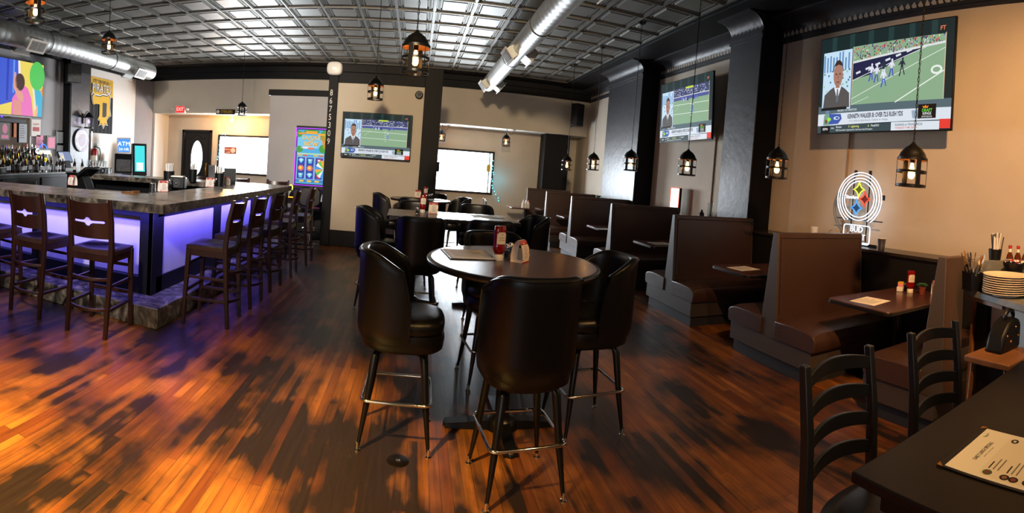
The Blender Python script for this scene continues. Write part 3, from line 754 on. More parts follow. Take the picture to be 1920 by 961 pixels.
# ================================================================== pendant lanterns
def make_lantern():
    t = thing('pendant_lantern', '', 'pendant lamp')
    g = G().m('lantern_black')   # origin at the bottom ring
    g.lathe([(0.120, 0.205), (0.120, 0.225), (0.108, 0.235), (0.098, 0.262), (0.070, 0.300), (0.035, 0.325), (0.016, 0.340), (0.012, 0.352), (0.0, 0.354)], seg=28, caps=False)
    g.m('lantern_inner_lit').lathe([(0.114, 0.205), (0.112, 0.225), (0.10, 0.235), (0.090, 0.262), (0.062, 0.296), (0.0, 0.32)], seg=28, caps=False); g.m('lantern_black')
    g.grid([[(0.120*math.cos(2*PI*k/28), 0.120*math.sin(2*PI*k/28), 0.205) for k in range(28)], [(0.114*math.cos(2*PI*k/28), 0.114*math.sin(2*PI*k/28), 0.205) for k in range(28)]], cv=True)
    g.make('dome_cap', t)
    g = G().m('lantern_black')
    for z in (0.0, 0.108):
        rows = [[(r*math.cos(2*PI*k/28), r*math.sin(2*PI*k/28), zz) for k in range(28)] for r, zz in ((0.120, z), (0.120, z+0.020), (0.114, z+0.020), (0.114, z))]
        g.grid(rows, cu=True, cv=True)
    for k in range(2):
        M0 = g.M; g.M = Matrix.Rotation(PI*k, 4, 'Z'); g.box(0.112, 0.1195, -0.019, 0.019, 0.0, 0.215); g.M = M0
    for k in (1, 2, 4, 5):
        a = PI/3*k
        g.tube([(0.117*math.cos(a), 0.117*math.sin(a), 0.0), (0.117*math.cos(a), 0.117*math.sin(a), 0.215)], 0.0025, 5)
    g.make('cage', t)
    g = G().m('lantern_black'); g.lathe([(0.02, 0.30), (0.02, 0.19), (0.016, 0.185), (0.0, 0.185)], seg=12); g.make('socket', t)
    g = G().m(em((255, 170, 80), 26.0)); g.lathe([(0.0, 0.060), (0.018, 0.066), (0.027, 0.085), (0.027, 0.11), (0.018, 0.145), (0.012, 0.175), (0.011, 0.186)], seg=14); g.make('bulb', t)
    g = G().m('lantern_black'); g.tube([(0.014*math.cos(2*PI*k/12), 0, 0.366+0.014*math.sin(2*PI*k/12)) for k in range(12)], 0.003, 6, closed=True); g.make('loop', t)
    return t
lant0 = make_lantern()
LBM = {}
def hang(t, bottom, cz, lean=(0, 0)):
    """chain link by link and the ceiling rose"""
    L = cz - bottom - 0.378
    g = G().m('lantern_black'); n = int(L/0.034)
    for i in range(n):
        z = 0.378 + L*(i+0.5)/n; a = (i % 2)*PI/2
        M0 = g.M; g.M = Matrix.Translation((0, 0, z)) @ Matrix.Rotation(a, 4, 'Z')
        g.tube([(0.008*math.cos(2*PI*k/8), 0, 0.021*math.sin(2*PI*k/8)) for k in range(8)], 0.0024, 4, closed=True); g.M = M0
    g.make('chain', t)
    g = G().m('cable'); g.tube([(0.004*math.cos(i*0.9), 0.004*math.sin(i*0.9), 0.37 + L*i/20) for i in range(21)], 0.0022, 4); g.make('cord', t)
    g = G().m('lantern_black'); g.lathe([(0.0, cz-bottom-0.032), (0.03, cz-bottom-0.03), (0.062, cz-bottom-0.012), (0.062, cz-bottom+0.001)], seg=20); g.make('canopy', t)
LAMPS = [  # u, bottom v, distance, label
    (1707, 350, 3.87, 'largest pendant lantern in view, hanging in front of the big television', 9, 0.10),
    (1455, 335, 5.41, 'pendant lantern hanging beside the near dark pilaster at right', 10, 0.10),
    (1287, 329, 6.61, 'pendant lantern hanging in front of the middle wall television', 10, 0),
    (1181, 320, 8.07, 'pendant lantern in front of the far pilaster on the right wall', 10, 0),
    (1111, 319, 9.73, 'pendant lantern against the cream wall left of the far pilaster', 10, 0),
    (1062, 319, 11.41, 'farthest booth pendant lantern, in front of the dark corner column', 10, 0),
    (777, 137, 4.17, 'pendant lantern hung high in the middle above the round table', 14, 0.06),
    (703, 187, 7.64, 'pendant lantern glowing above the television on the partition', 60, 0),
    (204, 100, 7.97, 'pendant lantern hung high over the bar beside the silver duct', 28, 0.03),
    (66, 40, 5.79, 'pendant lantern cut by the top left corner of the frame', 28, 0.03),
    (453, 217, 12.4, 'unlit dark pendant lantern against the wall over the bar end', 0, 0),
]
first = True; hung = []
for (u, vb, r, lab, e_, dz) in LAMPS:
    d = ray(u, vb); h = math.hypot(d.x, d.y); p = Vector((0, 0, EYE)) + d*(r/h)
    if first: t = lant0; t.location = p; t['label'] = lab; t['group'] = 'black cage pendant lanterns'; t.rotation_euler = (0, 0, math.atan2(-p.y, -p.x)+0.45); first = False
    else: t = dup(lant0, p, math.atan2(-p.y, -p.x)+R_.choice((-1, 1))*R_.uniform(0.35, 0.6), lab, 'black cage pendant lanterns')
    hung.append((t, e_))
for t, e_ in hung:
    hang(t, t.location.z, CZ)
    if e_:
        point('bulb_light', t.location + Vector((0, 0, 0.095)), e_*(7.0 if t.location.x > 2.5 else 4.5), WARM, 0.028)
    else:
        for c in t.children:
            if c.name.startswith('bulb'):
                c.data = c.data.copy(); c.data.materials[0] = MATS['brown_glass']
# the two lanterns hooked up on the low alcove ceiling and a bare bulb
for (u, vb, r, lab, hx) in ((948, 274, 13.95, 'small pendant lantern on a swagged cord at the alcove ceiling, right', 0.28), (827, 265, 14.1, 'small pendant lantern beside the dark post in front of the far window', 0.22)):
    d = ray(u, vb); h = math.hypot(d.x, d.y); p = Vector((0, 0, EYE)) + d*(r/h); p.z = min(p.z, 2.86-0.39)
    t = dup(lant0, p, 0.5, lab, 'black cage pendant lanterns')
    for c in list(t.children):
        if c.name.split('.')[0] in ('chain', 'cord', 'canopy'): bpy.data.objects.remove(c)
    top = 2.86 - p.z
    g = G().m('cable'); g.tube([(0, 0, 0.375), (0, 0, top-0.005)], 0.004, 6); g.tube(bez((0, 0, top-0.01), (hx*0.5, 0, top-0.30), (hx, 0, top-0.02)), 0.006, 6); g.lathe([(0.05, top-0.012), (0.05, top)], (hx, 0, 0), 14); g.make('cord', t)
    point('bulb_light', p + Vector((0, 0, 0.095)), 170, WARM, 0.028)
t = thing('bare_bulb', 'bare glowing bulb hanging from the alcove ceiling over the left window', 'light bulb', (aty(435, 224, 14.1).x, 14.1, 2.86))
g = G().m('white_plastic'); g.lathe([(0.04, 0), (0.04, -0.03), (0.02, -0.05), (0.02, -0.09), (0.0, -0.09)], seg=12); g.make('socket', t)
g = G().m(em((255, 190, 110), 14.0)); g.lathe([(0.012, -0.09), (0.03, -0.13), (0.036, -0.18), (0.028, -0.22), (0.0, -0.24)], seg=14); g.make('bulb', t)
point('bulb_light', (t.location.x, 14.05, 2.60), 120, WARM, 0.04)

# ================================================================== bar chairs with black vinyl buckets
def make_barchair():
    t = thing('bar_chair', '', 'bar chair')
    # bucket shell: U in plan, open at +y, rim falling towards the front
    g = G().m('vinyl_black'); hw, back, front = 0.245, 0.262, 0.05
    def plan(s):   # s -1..1
        a = s*PI*0.5
        if abs(s) < 0.74:
            th = (s/0.74)*PI/2; n = 2.7
            x = hw*math.copysign(abs(math.sin(th))**(2/n), th); y = -back*abs(math.cos(th))**(2/n)
        else:
            k = (abs(s)-0.74)/0.26; x = math.copysign(hw*(1-0.02*k), s); y = front*k*1.0
        return x, y
    NS, NV = 48, 15
    def topz(s):
        k = abs(s); k2 = min(1, max(0, (k-0.30)/0.70)); return 0.75 + 0.36*(max(0.0, 1-k2**2.1))**0.62
    def prof(v):  # width factor up the wall
        return 0.80 + 0.20*min(1.0, math.sin(min(1.0, v/0.22)*PI/2)) + 0.02*max(0, v-0.3)
    outer, inner = [], []
    for i in range(NS+1):
        s = -1 + 2*i/NS; x, y = plan(s); tz = topz(s)
        L_ = math.hypot(x, y+0.0001); ro, ri = [], []
        for j in range(NV+1):
            v = j/NV; z = 0.565 + (tz-0.565)*v; f = prof(v*(tz-0.565)/0.59)
            ro.append((x*f, y*f - 0.02*max(0, (z-0.75)), z))
            f2 = f*0.80 if True else f
            ri.append((x*f*0.83, y*f*0.80 - 0.02*max(0, (z-0.75)), z - (0.004 if j == NV else 0)))
        # rounded rim between the two
        xo, yo, zo = ro[-1]; xi, yi, zi = ri[-1]
        rim = []
        for q in range(1, 6):
            tq = PI*q/6; mx, my = (xo+xi)/2, (yo+yi)/2
            rim.append((mx+(xo-mx)*math.cos(tq), my+(yo-my)*math.cos(tq), zo+0.020*math.sin(tq)))
        outer.append(ro + rim + ri[::-1])
    V = g.grid(outer); g.f(V[0]); g.f(V[-1][::-1])
    sh = g.make('bucket_back', t, sharp=60)
    g = G().m('vinyl_black'); pts = []
    for i in range(NS+1):
        s = -1 + 2*i/NS; x, y = plan(s); tz = topz(s); f = prof((tz-0.565)/0.59)
        pts.append((x*f*1.0, y*f*1.0-0.02*max(0, tz-0.75), tz+0.006))
    g.tube(pts, 0.0065, 6); g.make('piping', sh)
    g = G().m('vinyl_black')
    def sup(r, z, n=3.2, N_=36, dy=0.01): return [(r*math.copysign(abs(math.cos(2*PI*k/N_))**(2/n), math.cos(2*PI*k/N_)), dy+r*1.06*math.copysign(abs(math.sin(2*PI*k/N_))**(2/n), math.sin(2*PI*k/N_)), z) for k in range(N_)]
    V = g.grid([sup(r, z) for r, z in ((0.17, 0.672), (0.212, 0.672), (0.222, 0.690), (0.224, 0.725), (0.212, 0.750), (0.18, 0.762), (0.10, 0.770), (0.03, 0.772))], cv=True); g.f(V[0][::-1]); g.f(V[-1]); g.make('seat_cushion', t, sharp=60)
    g = G().m('vinyl_black')
    V = g.grid([sup(r, z) for r, z in ((0.15, 0.565), (0.200, 0.568), (0.222, 0.585), (0.228, 0.64), (0.222, 0.672), (0.19, 0.678))], cv=True); g.f(V[0][::-1]); g.f(V[-1]); g.make('seat_base', t, sharp=60)
    for sx in (-1, 1):
        for sy in (-1, 1):
            g = G().m('black_steel')
            g.tube([(sx*0.07, sy*0.07, 0.548), (sx*0.125, sy*0.125, 0.55), (sx*0.140, sy*0.140, 0.52), (sx*0.168, sy*0.168, 0.25), (sx*0.196, sy*0.196, 0.03)], [0.019, 0.021, 0.023, 0.018, 0.010], 10)
            lg = g.make('leg', t, sharp=60)
            g = G().m('brass' if False else 'chrome'); g.lathe([(0.019, 0.0), (0.019, 0.006), (0.011, 0.010), (0.010, 0.045)], (sx*0.199, sy*0.199, 0), 12); g.make('foot_glide', lg)
    g = G().m('black_steel'); g.box(-0.10, 0.10, -0.10, 0.10, 0.535, 0.565); g.make('swivel_plate', t, bevel=0.008)
    g = G().m('chrome'); c = 0.196; rr = rrect(-c, c, -c, c, 0.035, 4); g.tube([(p[0], p[1], 0.285) for p in rr], 0.0095, 8, closed=True); g.make('foot_ring', t, sharp=60)
    return t
bc0 = make_barchair()
BCH = [ # x, y, rot (0 faces +y), label
    (-0.02, 2.90, -PI/2-0.02, 'black vinyl bar chair at the left of the round table, seen from its side'),
    (0.615, 2.48, 0.10, 'black vinyl bar chair with its back to the camera at the round table'),
    (1.17, 3.02, PI/2+0.10, 'black vinyl bar chair at the right of the round table'),
    (0.66, 3.78, PI+0.12, 'black vinyl bar chair tucked in behind the round table'),
    (-0.37, 5.55, -PI/2-0.05, 'black vinyl bar chair at the left end of the rectangular high table'),
    (0.08, 5.00, 0.05, 'black vinyl bar chair with its back to us, left front of the rectangular high table'),
    (0.80, 5.10, -0.05, 'black vinyl bar chair right front of the rectangular high table, partly behind the round table'),
    (1.33, 5.75, PI/2+0.25, 'black vinyl bar chair at the right end of the rectangular high table'),
    (0.02, 6.75, PI, 'black vinyl bar chair behind the rectangular high table, left one'),
    (0.88, 6.95, PI-0.1, 'black vinyl bar chair behind the rectangular high table, right one'),
    (-0.44, 8.45, -PI/2, 'black vinyl bar chair at the left of the far round high table'),
    (0.0, 7.95, 0.0, 'black vinyl bar chair with its back to us at the far round high table'),
    (0.72, 8.75, PI/2+0.3, 'black vinyl bar chair at the right of the far round high table'),
    (0.35, 9.32, PI-0.2, 'black vinyl bar chair behind the far round high table'),
]
for i, (x, y, a, lab) in enumerate(BCH):
    if i == 0: bc0.location = (x, y, 0); bc0.rotation_euler = (0, 0, a); bc0['label'] = lab; bc0['group'] = 'black vinyl bar chairs at the high tables'
    else: dup(bc0, (x, y, 0), a, lab, 'black vinyl bar chairs at the high tables')

# high tables
def pedestal(t, H_, r=0.045, L=0.36, two=None):
    for cx in (two or (0,)):
        g = G().m('black_steel'); g.tube([(cx, 0, 0.04), (cx, 0, H_)], r, 20); g.lathe([(0.10, H_-0.03), (0.10, H_)], (cx, 0, 0), 16); g.make('column', t, sharp=50)
        g = G().m('black_steel')
        for k in range(4):
            M0 = g.M; g.M = Matrix.Translation((cx, 0, 0)) @ Matrix.Rotation(PI/2*k, 4, 'Z')
            rows = []
            for i in range(7):
                q = i/6; x = L*q; w = 0.055 - 0.012*q; h = 0.065 - 0.035*q
                rows.append([(x, -w, 0.004), (x, -w*0.8, h), (x, w*0.8, h), (x, w, 0.004)])
            V = g.grid(rows, cv=True); g.f(V[-1]); g.M = M0
            M0 = g.M; g.M = Matrix.Translation((cx, 0, 0)) @ Matrix.Rotation(PI/2*k, 4, 'Z'); g.lathe([(0.03, 0), (0.03, 0.02), (0.02, 0.03)], (L-0.02, 0, 0), 10); g.M = M0
        g.lathe([(0.11, 0.004), (0.10, 0.05), (0.07, 0.075), (r, 0.09)], (cx, 0, 0), 20); g.make('table_base', t, sharp=50)
def round_table(loc, a, b, label, rz=0):
    t = thing('high_table', label, 'table', (loc[0], loc[1], 0), rz)
    g = G().m('table_laminate'); H_ = loc[2]
    ring = lambda f, z: [(a*f*math.cos(2*PI*k/72), b*f*math.sin(2*PI*k/72), z) for k in range(72)]
    V = g.grid([ring(1-0.03/a*0.9, H_), ring(0.4, H_)], cv=True); g.f(V[1]); g.make('tabletop', t, sharp=60)
    g = G().m('table_edge'); V = g.grid([ring(1-0.03/a*0.9, H_+0.0005), ring(1-0.010, H_-0.001), ring(1.0, H_-0.010), ring(1.0, H_-0.026), ring(0.985, H_-0.034), ring(0.5, H_-0.034)], cv=True); g.f(V[-1]); g.make('table_edge', t, sharp=60)
    pedestal(t, H_-0.034); return t
round_table((0.645, 3.06, 1.06), 0.545, 0.60, 'round brown laminate high table with ketchup bottle and menu, nearest the camera')
round_table((0.10, 8.60, 1.06), 0.52, 0.55, 'far round high table in front of the partition')
t = thing('high_table', 'rectangular high table with shiny grey brown top behind the round one', 'table', (0.45, 5.86, 0), 0.03)
g = G().m('table_laminate'); g.prism(rrect(-0.745, 0.745, -0.43, 0.43, 0.03), 1.026, 1.06); g.make('tabletop', t, bevel=0.004)
g = G().m('table_edge'); g.prism(rrect(-0.75, 0.75, -0.435, 0.435, 0.032), 1.022, 1.054); g.make('table_edge', t, bevel=0.003)
pedestal(t, 1.022, 0.045, 0.33, (-0.42, 0.42))

# ================================================================== wooden bar stools
def make_stool():
    t = thing('bar_stool', '', 'bar stool')      # faces +y
    w0, w1 = 0.20, 0.215
    for sx in (-1, 1):
        g = G().m('walnut'); rows = []
        for z, y, s in ((0.0, -0.235, 0.017), (0.4, -0.205, 0.019), (0.76, -0.185, 0.021), (1.0, -0.205, 0.019), (1.20, -0.25, 0.015)):
            x = sx*(w0-0.005 + 0.012*z); rows.append([(x-s, y-s, z), (x+s, y-s, z), (x+s, y+s, z), (x-s, y+s, z)])
        V = g.grid(rows, cv=True); g.f(V[0][::-1]); g.f(V[-1]); g.make('back_post', t, bevel=0.004)
        g = G().m('walnut'); rows = []
        for z, y, s in ((0.0, 0.205, 0.016), (0.73, 0.175, 0.022)):
            x = sx*(0.205+0.012*(0.73-z)); rows.append([(x-s, y-s, z), (x+s, y-s, z), (x+s, y+s, z), (x-s, y+s, z)])
        V = g.grid(rows, cv=True); g.f(V[0][::-1]); g.f(V[-1]); g.make('leg', t, bevel=0.004)
        for b_ in ((sx*0.208-0.010, sx*0.208+0.010, -0.20, 0.18, 0.44, 0.465), (sx*0.212-0.010, sx*0.212+0.010, -0.21, 0.19, 0.235, 0.262)):
            g = G().m('walnut'); g.box(*b_); g.make('stretcher', t, bevel=0.003)
    g = G().m('walnut'); g.box(-0.217, 0.217, -0.20, -0.175, 0.655, 0.715); g.box(-0.217, 0.217, 0.163, 0.187, 0.655, 0.715); g.box(-0.217, -0.193, -0.18, 0.165, 0.655, 0.715); g.box(0.193, 0.217, -0.18, 0.165, 0.655, 0.715); g.make('seat_frame', t)
    for b_ in ((-0.195, 0.195, 0.178, 0.200, 0.30, 0.335), (-0.195, 0.195, 0.175, 0.195, 0.555, 0.585)):
        g = G().m('walnut'); g.box(*b_); g.make('stretcher', t, bevel=0.003)
    for z in (0.235, 0.50):
        g = G().m('walnut'); rows = []
        for i in range(11):
            x = -0.20 + 0.04*i; y = -0.205 - 0.075*(1-(x/0.2)**2)
            rows.append([(x, y-0.012, z), (x, y+0.012, z), (x, y+0.012, z+0.026), (x, y-0.012, z+0.026)])
        V = g.grid(rows, cv=True); g.f(V[0][::-1]); g.f(V[-1]); g.make('curved_stretcher', t, bevel=0.003)
    # dished seat
    g = G().m('seat_wood'); nx, ny = 16, 16; top = []
    def edge(i, j):
        u = -1+2*i/nx; v = -1+2*j/ny
        x = 0.232*u*math.sqrt(1-0.10*v*v) ; y = 0.215*v*math.sqrt(1-0.12*u*u) + 0.0
        return x, y, u, v
    for i in range(nx+1):
        row = []
        for j in range(ny+1):
            x, y, u, v = edge(i, j); dish = 0.016*max(0, 1-(u*u+(v+0.15)**2)/0.62)
            row.append((x, y, 0.757 - dish - (0.006 if abs(u) > 0.95 or abs(v) > 0.95 else 0)))
        top.append(row)
    g.grid(top); bot = [[(p[0]*0.97, p[1]*0.97, 0.715) for p in r] for r in top]; g.grid([r[::-1] for r in bot])
    per = [(i, 0) for i in range(nx+1)] + [(nx, j) for j in range(1, ny+1)] + [(i, ny) for i in range(nx-1, -1, -1)] + [(0, j) for j in range(ny-1, 0, -1)]
    g.grid([[top[i][j] for i, j in per], [bot[i][j] for i, j in per]], cv=True)
    bmesh.ops.remove_doubles(g.bm, verts=g.bm.verts[:], dist=0.0002); g.make('seat', t, sharp=45)
    # back panel with its slot and round hole
    def yb(x, z): return -0.155 - 0.055*(1-(x/0.2)**2) - 0.28*max(0, z-0.8)*0.55 - 0.012
    def strip(zlo, zhi):
        g = G().m('walnut'); rows = []
        for i in range(33):
            x = -0.196 + 0.392*i/32; a, b = zlo(x), zhi(x); r = []
            for z, dy in ((a, -0.011), (b, -0.011), (b, 0.011), (a, 0.011)): r.append((x, yb(x, z)+dy, z))
            rows.append(r)
        V = g.grid(rows, cv=True); g.f(V[0][::-1]); g.f(V[-1]); return g
    zc, rr_ = 1.0, 0.040
    def hole(x, s):
        h = 0.011 if abs(x) < 0.150 else 0.0
        if abs(x) < rr_: h = max(h, math.sqrt(rr_*rr_ - x*x)*0.95)
        return zc + s*h
    strip(lambda x: 0.855, lambda x: hole(x, -1)).make('back_panel', t, sharp=30)
    strip(lambda x: hole(x, 1), lambda x: 1.175 - 0.012*(1-(x/0.2)**2)).make('back_panel', t, sharp=30)
    return t
st0 = make_stool()
STL = [
    (-2.60, 3.60, 0.10, 'dark wooden bar stool nearest the bar corner, on the left wing'),
    (-3.33, 3.60, 0.0, 'dark wooden bar stool second from the bar corner on the left wing'),
    (-4.05, 3.62, -0.12, 'dark wooden bar stool cut by the left edge of the frame'),
    (-1.86, 4.42, PI/2+0.06, 'dark wooden bar stool nearest the bar corner, on the right wing'),
    (-1.86, 5.12, PI/2, 'second dark wooden bar stool along the right wing of the bar'),
    (-1.85, 5.86, PI/2-0.05, 'third dark wooden bar stool along the right wing of the bar'),
    (-1.83, 6.68, PI/2+0.05, 'fourth dark wooden bar stool along the right wing of the bar'),
    (-1.80, 7.55, PI/2, 'fifth dark wooden bar stool, at the far end of the right wing'),
    (-2.6, 8.95, PI, 'dark wooden bar stool on the far side of the bar near its right end'),
    (-3.4, 8.95, PI, 'dark wooden bar stool on the far side of the bar, middle'),
    (-4.2, 8.95, PI, 'dark wooden bar stool on the far side of the bar, leftmost'),
]
for i, (x, y, a, lab) in enumerate(STL):
    if i == 0: st0.location = (x, y, 0); st0.rotation_euler = (0, 0, a); st0['label'] = lab; st0['group'] = 'dark wooden bar stools round the bar'
    else: dup(st0, (x, y, 0), a, lab, 'dark wooden bar stools round the bar')

# ================================================================== booths
BX0, BX1 = 3.12, 4.385
def booth(t, single=False, blen=None):
    L = BX1 - BX0
    lo, hi = (-0.62, 0.62) if not single else (-0.06, 0.66)
    g = G().m('booth_kick'); g.box(0.03, L, lo+0.08, hi-0.08, 0.0, 0.13); g.make('plinth', t)
    g = G().m('booth_panel'); g.box(0.0, L, lo+0.045, hi-0.045, 0.12, 0.29); g.make('base', t, bevel=0.004)
    g = G().m('vinyl_brown')
    poly = [(-0.105, 0.28), (0.105, 0.28), (0.095, 0.5), (0.028, 1.262), (-0.028, 1.262), (-0.095, 0.5)]
    if single: poly = [(-0.09, 0.28), (0.13, 0.28), (0.115, 0.5), (0.03, 1.262), (-0.03, 1.262), (-0.06, 0.5)]
    g.prism(poly, 0.014, blen or L, 'x'); bk = g.make('backrest', t, bevel=0.012, seg=3)
    g = G().m('booth_panel'); g.prism([(p[0]*1.03, p[1]) for p in poly], 0.0, 0.014, 'x'); g.make('end_panel', t, bevel=0.003)
    # piping frames on each face
    for s in ((1,) if single else (-1, 1)):
        g = G().m('vinyl_brown'); a, b = 0.05, (blen or L)-0.03
        z0, z1 = 0.52, 1.215; y0 = s*(0.100 if not single else 0.117); y1 = s*0.036
        g.tube([(a, y0, z0), (a, y1, z1), (b, y1, z1), (b, y0, z0)], 0.007, 6); g.make('piping', bk)
        g = G().m('vinyl_brown'); ya, yb_ = (0.10, 0.60)
        rows = []
        prof = [(ya, 0.29), (yb_, 0.29), (yb_+0.018, 0.32), (yb_+0.02, 0.40), (yb_-0.01, 0.452), (yb_-0.10, 0.472), (0.30, 0.478), (ya, 0.470)]
        n = 12
        for i in range(n+1):
            x = (L-0.01)*i/n; e = 0.0
            k = min(1.0, x/0.05); zz = 0.02*(1-k)**2
            rows.append([(x-0.012 if i == 0 else x, s*p[0], p[1]-(zz if p[1] > 0.4 else 0)) for p in prof])
        V = g.grid(rows, cv=True); g.f(V[0][::-1]); g.f(V[-1]); g.make('seat_cushion', t, bevel=0.006, sharp=50)
    return t
YS = [3.50, 5.43, 7.48, 9.60, 11.58]
b0 = booth(thing('booth_bench', 'nearest back to back brown vinyl booth bench, beside the table with the ketchup', 'booth', (BX0, YS[0], 0), 0, 'brown booth benches along the right wall'))
for k, lab in enumerate(('second brown vinyl booth bench from the front, with a pale sheen on its backrest', 'third brown vinyl booth bench from the front', 'fourth brown vinyl booth bench from the front', 'fifth brown vinyl booth bench, small and far')):
    dup(b0, (BX0, YS[k+1], 0), 0, lab, 'brown booth benches along the right wall')
fb = booth(thing('booth_bench', 'farthest brown vinyl booth bench by the dark corner column', 'booth', (BX0, 13.66, 0), 0), True); fb.scale = (1, -1, 1)
booth(thing('booth_bench', 'single sided brown booth bench backing onto the plate counter', 'booth', (3.10, 1.72, 0), 0), True, 0.30)
def booth_table(y, w, label, first=False):
    t = thing('booth_table', label, 'table', (3.20, y, 0), 0, 'brown tables between the booth benches')
    g = G().m('table_laminate'); g.prism(rrect(0.0, 1.16, -w/2, w/2, 0.06), 0.738, 0.77); g.make('tabletop', t, bevel=0.004)
    g = G().m('table_edge'); g.prism(rrect(-0.004, 1.16, -w/2-0.004, w/2+0.004, 0.06), 0.735, 0.763); g.make('table_edge', t, bevel=0.003)
    M = Matrix.Translation((0.62, 0, 0))
    g = G(M).m('black_steel'); g.tube([(0, 0, 0.03), (0, 0, 0.735)], 0.038, 16); g.box(-0.2, 0.2, -0.03, 0.03, 0.715, 0.737); g.make('column', t, sharp=50)
    g = G(M).m('black_steel'); g.lathe([(0.26, 0.0), (0.25, 0.02), (0.1, 0.045), (0.04, 0.06)], seg=24); g.make('table_base', t, sharp=50)
    return t
tb = booth_table(2.54, 0.66, 'booth table with ketchup, plant and a white paper, nearest the plate counter')
for k, (y, lab) in enumerate(((4.30, 'booth table with a white paper between the two nearest double benches'), (6.42, 'third booth table from the front with a folded paper'), (8.50, 'fourth booth table from the front'), (10.55, 'fifth booth table, far down the row'), (12.62, 'farthest booth table at the end of the row'))):
    dup(tb, (3.20, y, 0), 0, lab, 'brown tables between the booth benches')

# ================================================================== near right: dining table and ladder back chairs
t = thing('dining_table', 'dark brown dining table cut by the lower right corner of the frame', 'table', (1.245, 0.955, 0))
g = G().m('dark_table'); g.box(0, 1.50, -1.0, 0, 0.735, 0.77); g.make('tabletop', t, bevel=0.006)
g = G().m('dark_table'); g.box(0.07, 1.43, -0.93, -0.07, 0.65, 0.735); g.make('apron', t, bevel=0.003)
for x in (0.12, 1.38):
    for y in (-0.12, -0.88):
        g = G().m('dark_table'); g.box(x-0.035, x+0.035, y-0.035, y+0.035, 0, 0.735); g.make('leg', t, bevel=0.004)
def make_ladder():
    t = thing('ladder_back_chair', '', 'chair')      # faces -y (towards the table), back at +y side
    w = 0.205; H_ = 1.0
    for s in (-1, 1):
        g = G().m('ladder_black'); rows = []
        for z, y, q in ((0, 0.235, 0.017), (0.45, 0.185, 0.020), (0.75, 0.205, 0.019), (H_, 0.245, 0.017)):
            x = s*w; rows.append([(x-q, y-q, z), (x+q, y-q, z), (x+q, y+q, z), (x-q, y+q, z)])
        V = g.grid(rows, cv=True); g.f(V[0][::-1]); g.f(V[-1]); g.make('back_post', t, bevel=0.005)
        g = G().m('ladder_black'); g.box(s*w-0.018, s*w+0.018, -0.20, -0.165, 0, 0.44); g.make('leg', t, bevel=0.004)
        g = G().m('ladder_black'); g.box(s*w-0.01, s*w+0.01, -0.17, 0.20, 0.20, 0.225); g.make('stretcher', t)
    g = G().m('ladder_black'); g.box(-w-0.01, w+0.01, -0.192, 0.19, 0.39, 0.44); g.make('seat_frame', t); g = G().m('ladder_black'); g.box(-w, w, 0.20, 0.22, 0.25, 0.275); g.make('stretcher', t)
    for zc in (0.60, 0.71, 0.82, 0.935):
        g = G().m('ladder_black'); rows = []
        for i in range(17):
            u = -1+2*i/16; x = u*(w-0.012); yb = 0.190 + 0.045*(1-u*u) + (zc-0.45)*0.105 - 0.01
            arch = 0.022*(1-u*u)
            rows.append([(x, yb-0.008, zc-0.026+arch*0.7), (x, yb+0.008, zc-0.026+arch*0.7), (x, yb+0.008, zc+0.026+arch), (x, yb-0.008, zc+0.026+arch)])
        V = g.grid(rows, cv=True); g.f(V[0][::-1]); g.f(V[-1]); g.make('back_slat', t, bevel=0.003)
    g = G().m('vinyl_black'); rows = []
    for r, z in ((0.18, 0.44), (0.215, 0.445), (0.225, 0.465), (0.215, 0.487), (0.16, 0.502), (0.05, 0.507)):
        rows.append([(r*math.copysign(abs(math.cos(2*PI*k/32))**0.75, math.cos(2*PI*k/32)), -0.01 + 0.95*r*math.copysign(abs(math.sin(2*PI*k/32))**0.75, math.sin(2*PI*k/32)), z) for k in range(32)])
    V = g.grid(rows, cv=True); g.f(V[0][::-1]); g.f(V[-1]); g.make('seat', t, sharp=60)
    return t
lc = make_ladder(); lc.location = (1.53, 1.02, 0); lc.rotation_euler = (0, 0, 0.06)
lc['label'] = 'black ladder back chair nearest the camera, pushed to the dark dining table'; lc['group'] = 'black ladder back chairs'
dup(lc, (2.24, 1.02, 0), -0.05, 'black ladder back chair farther right, partly behind the dark dining table', 'black ladder back chairs')

# menu folder on the near table
def flat(g, m, pts, z): g.m(m); g.f([g.v((x, y, z)) for x, y in pts], False); return g
c0, c1 = atz(1757, 870, 0.775), atz(1843, 799, 0.775)
ax = (c1-c0); Lm = ax.length; ang = math.atan2(ax.y, ax.x)
t = thing('menu', 'lunch menu in a clear black edged folder on the dark dining table', 'menu', (c0.x, c0.y, 0.7705), ang)
WM = 0.46
g = G().m('black_plastic'); g.box(0, Lm, -WM, 0, 0, 0.004); g.make('folder', t, bevel=0.001)
g = G().m('paper'); g.box(0.012, Lm-0.008, -WM+0.02, -0.022, 0.004, 0.0048)
def mt(s, x, y, size, m='ink', sx=1.0):
    g.m(m); g.text(s, 0, 0, size, M=Matrix.Translation((x, y, 0.0056)) @ Matrix.Rotation(0, 4, 'Z') @ Matrix.Diagonal((sx, 1, 1, 1)))
mt('DAILY LUNCH SPECIALS', Lm*0.5, -0.085, 0.022, 'ink', 0.62); mt('served 11 am to 3 pm', Lm*0.5, -0.104, 0.009, 'paper_print')
g.m('leaf')
for k in range(5): g.tube([(Lm*0.80+0.004*k, -0.05, 0.0056), (Lm*0.80+0.010*k-0.01, -0.038-0.004*(k % 3), 0.0056)], 0.0009, 4)
g.m('label_white'); g.prism(rrect(0.03, Lm-0.03, -0.42, -0.13, 0.02), 0.0048, 0.0051)
for k, (x, y) in enumerate(((Lm-0.055, -0.155), (Lm-0.06, -0.225), (Lm-0.06, -0.30))):
    g.m('ink'); g.prism(ell(x, y, 0.017, 0.014), 0.0051, 0.0054); g.m('label_white'); g.box(x-0.007, x+0.007, y-0.005, y+0.005, 0.0054, 0.0056)
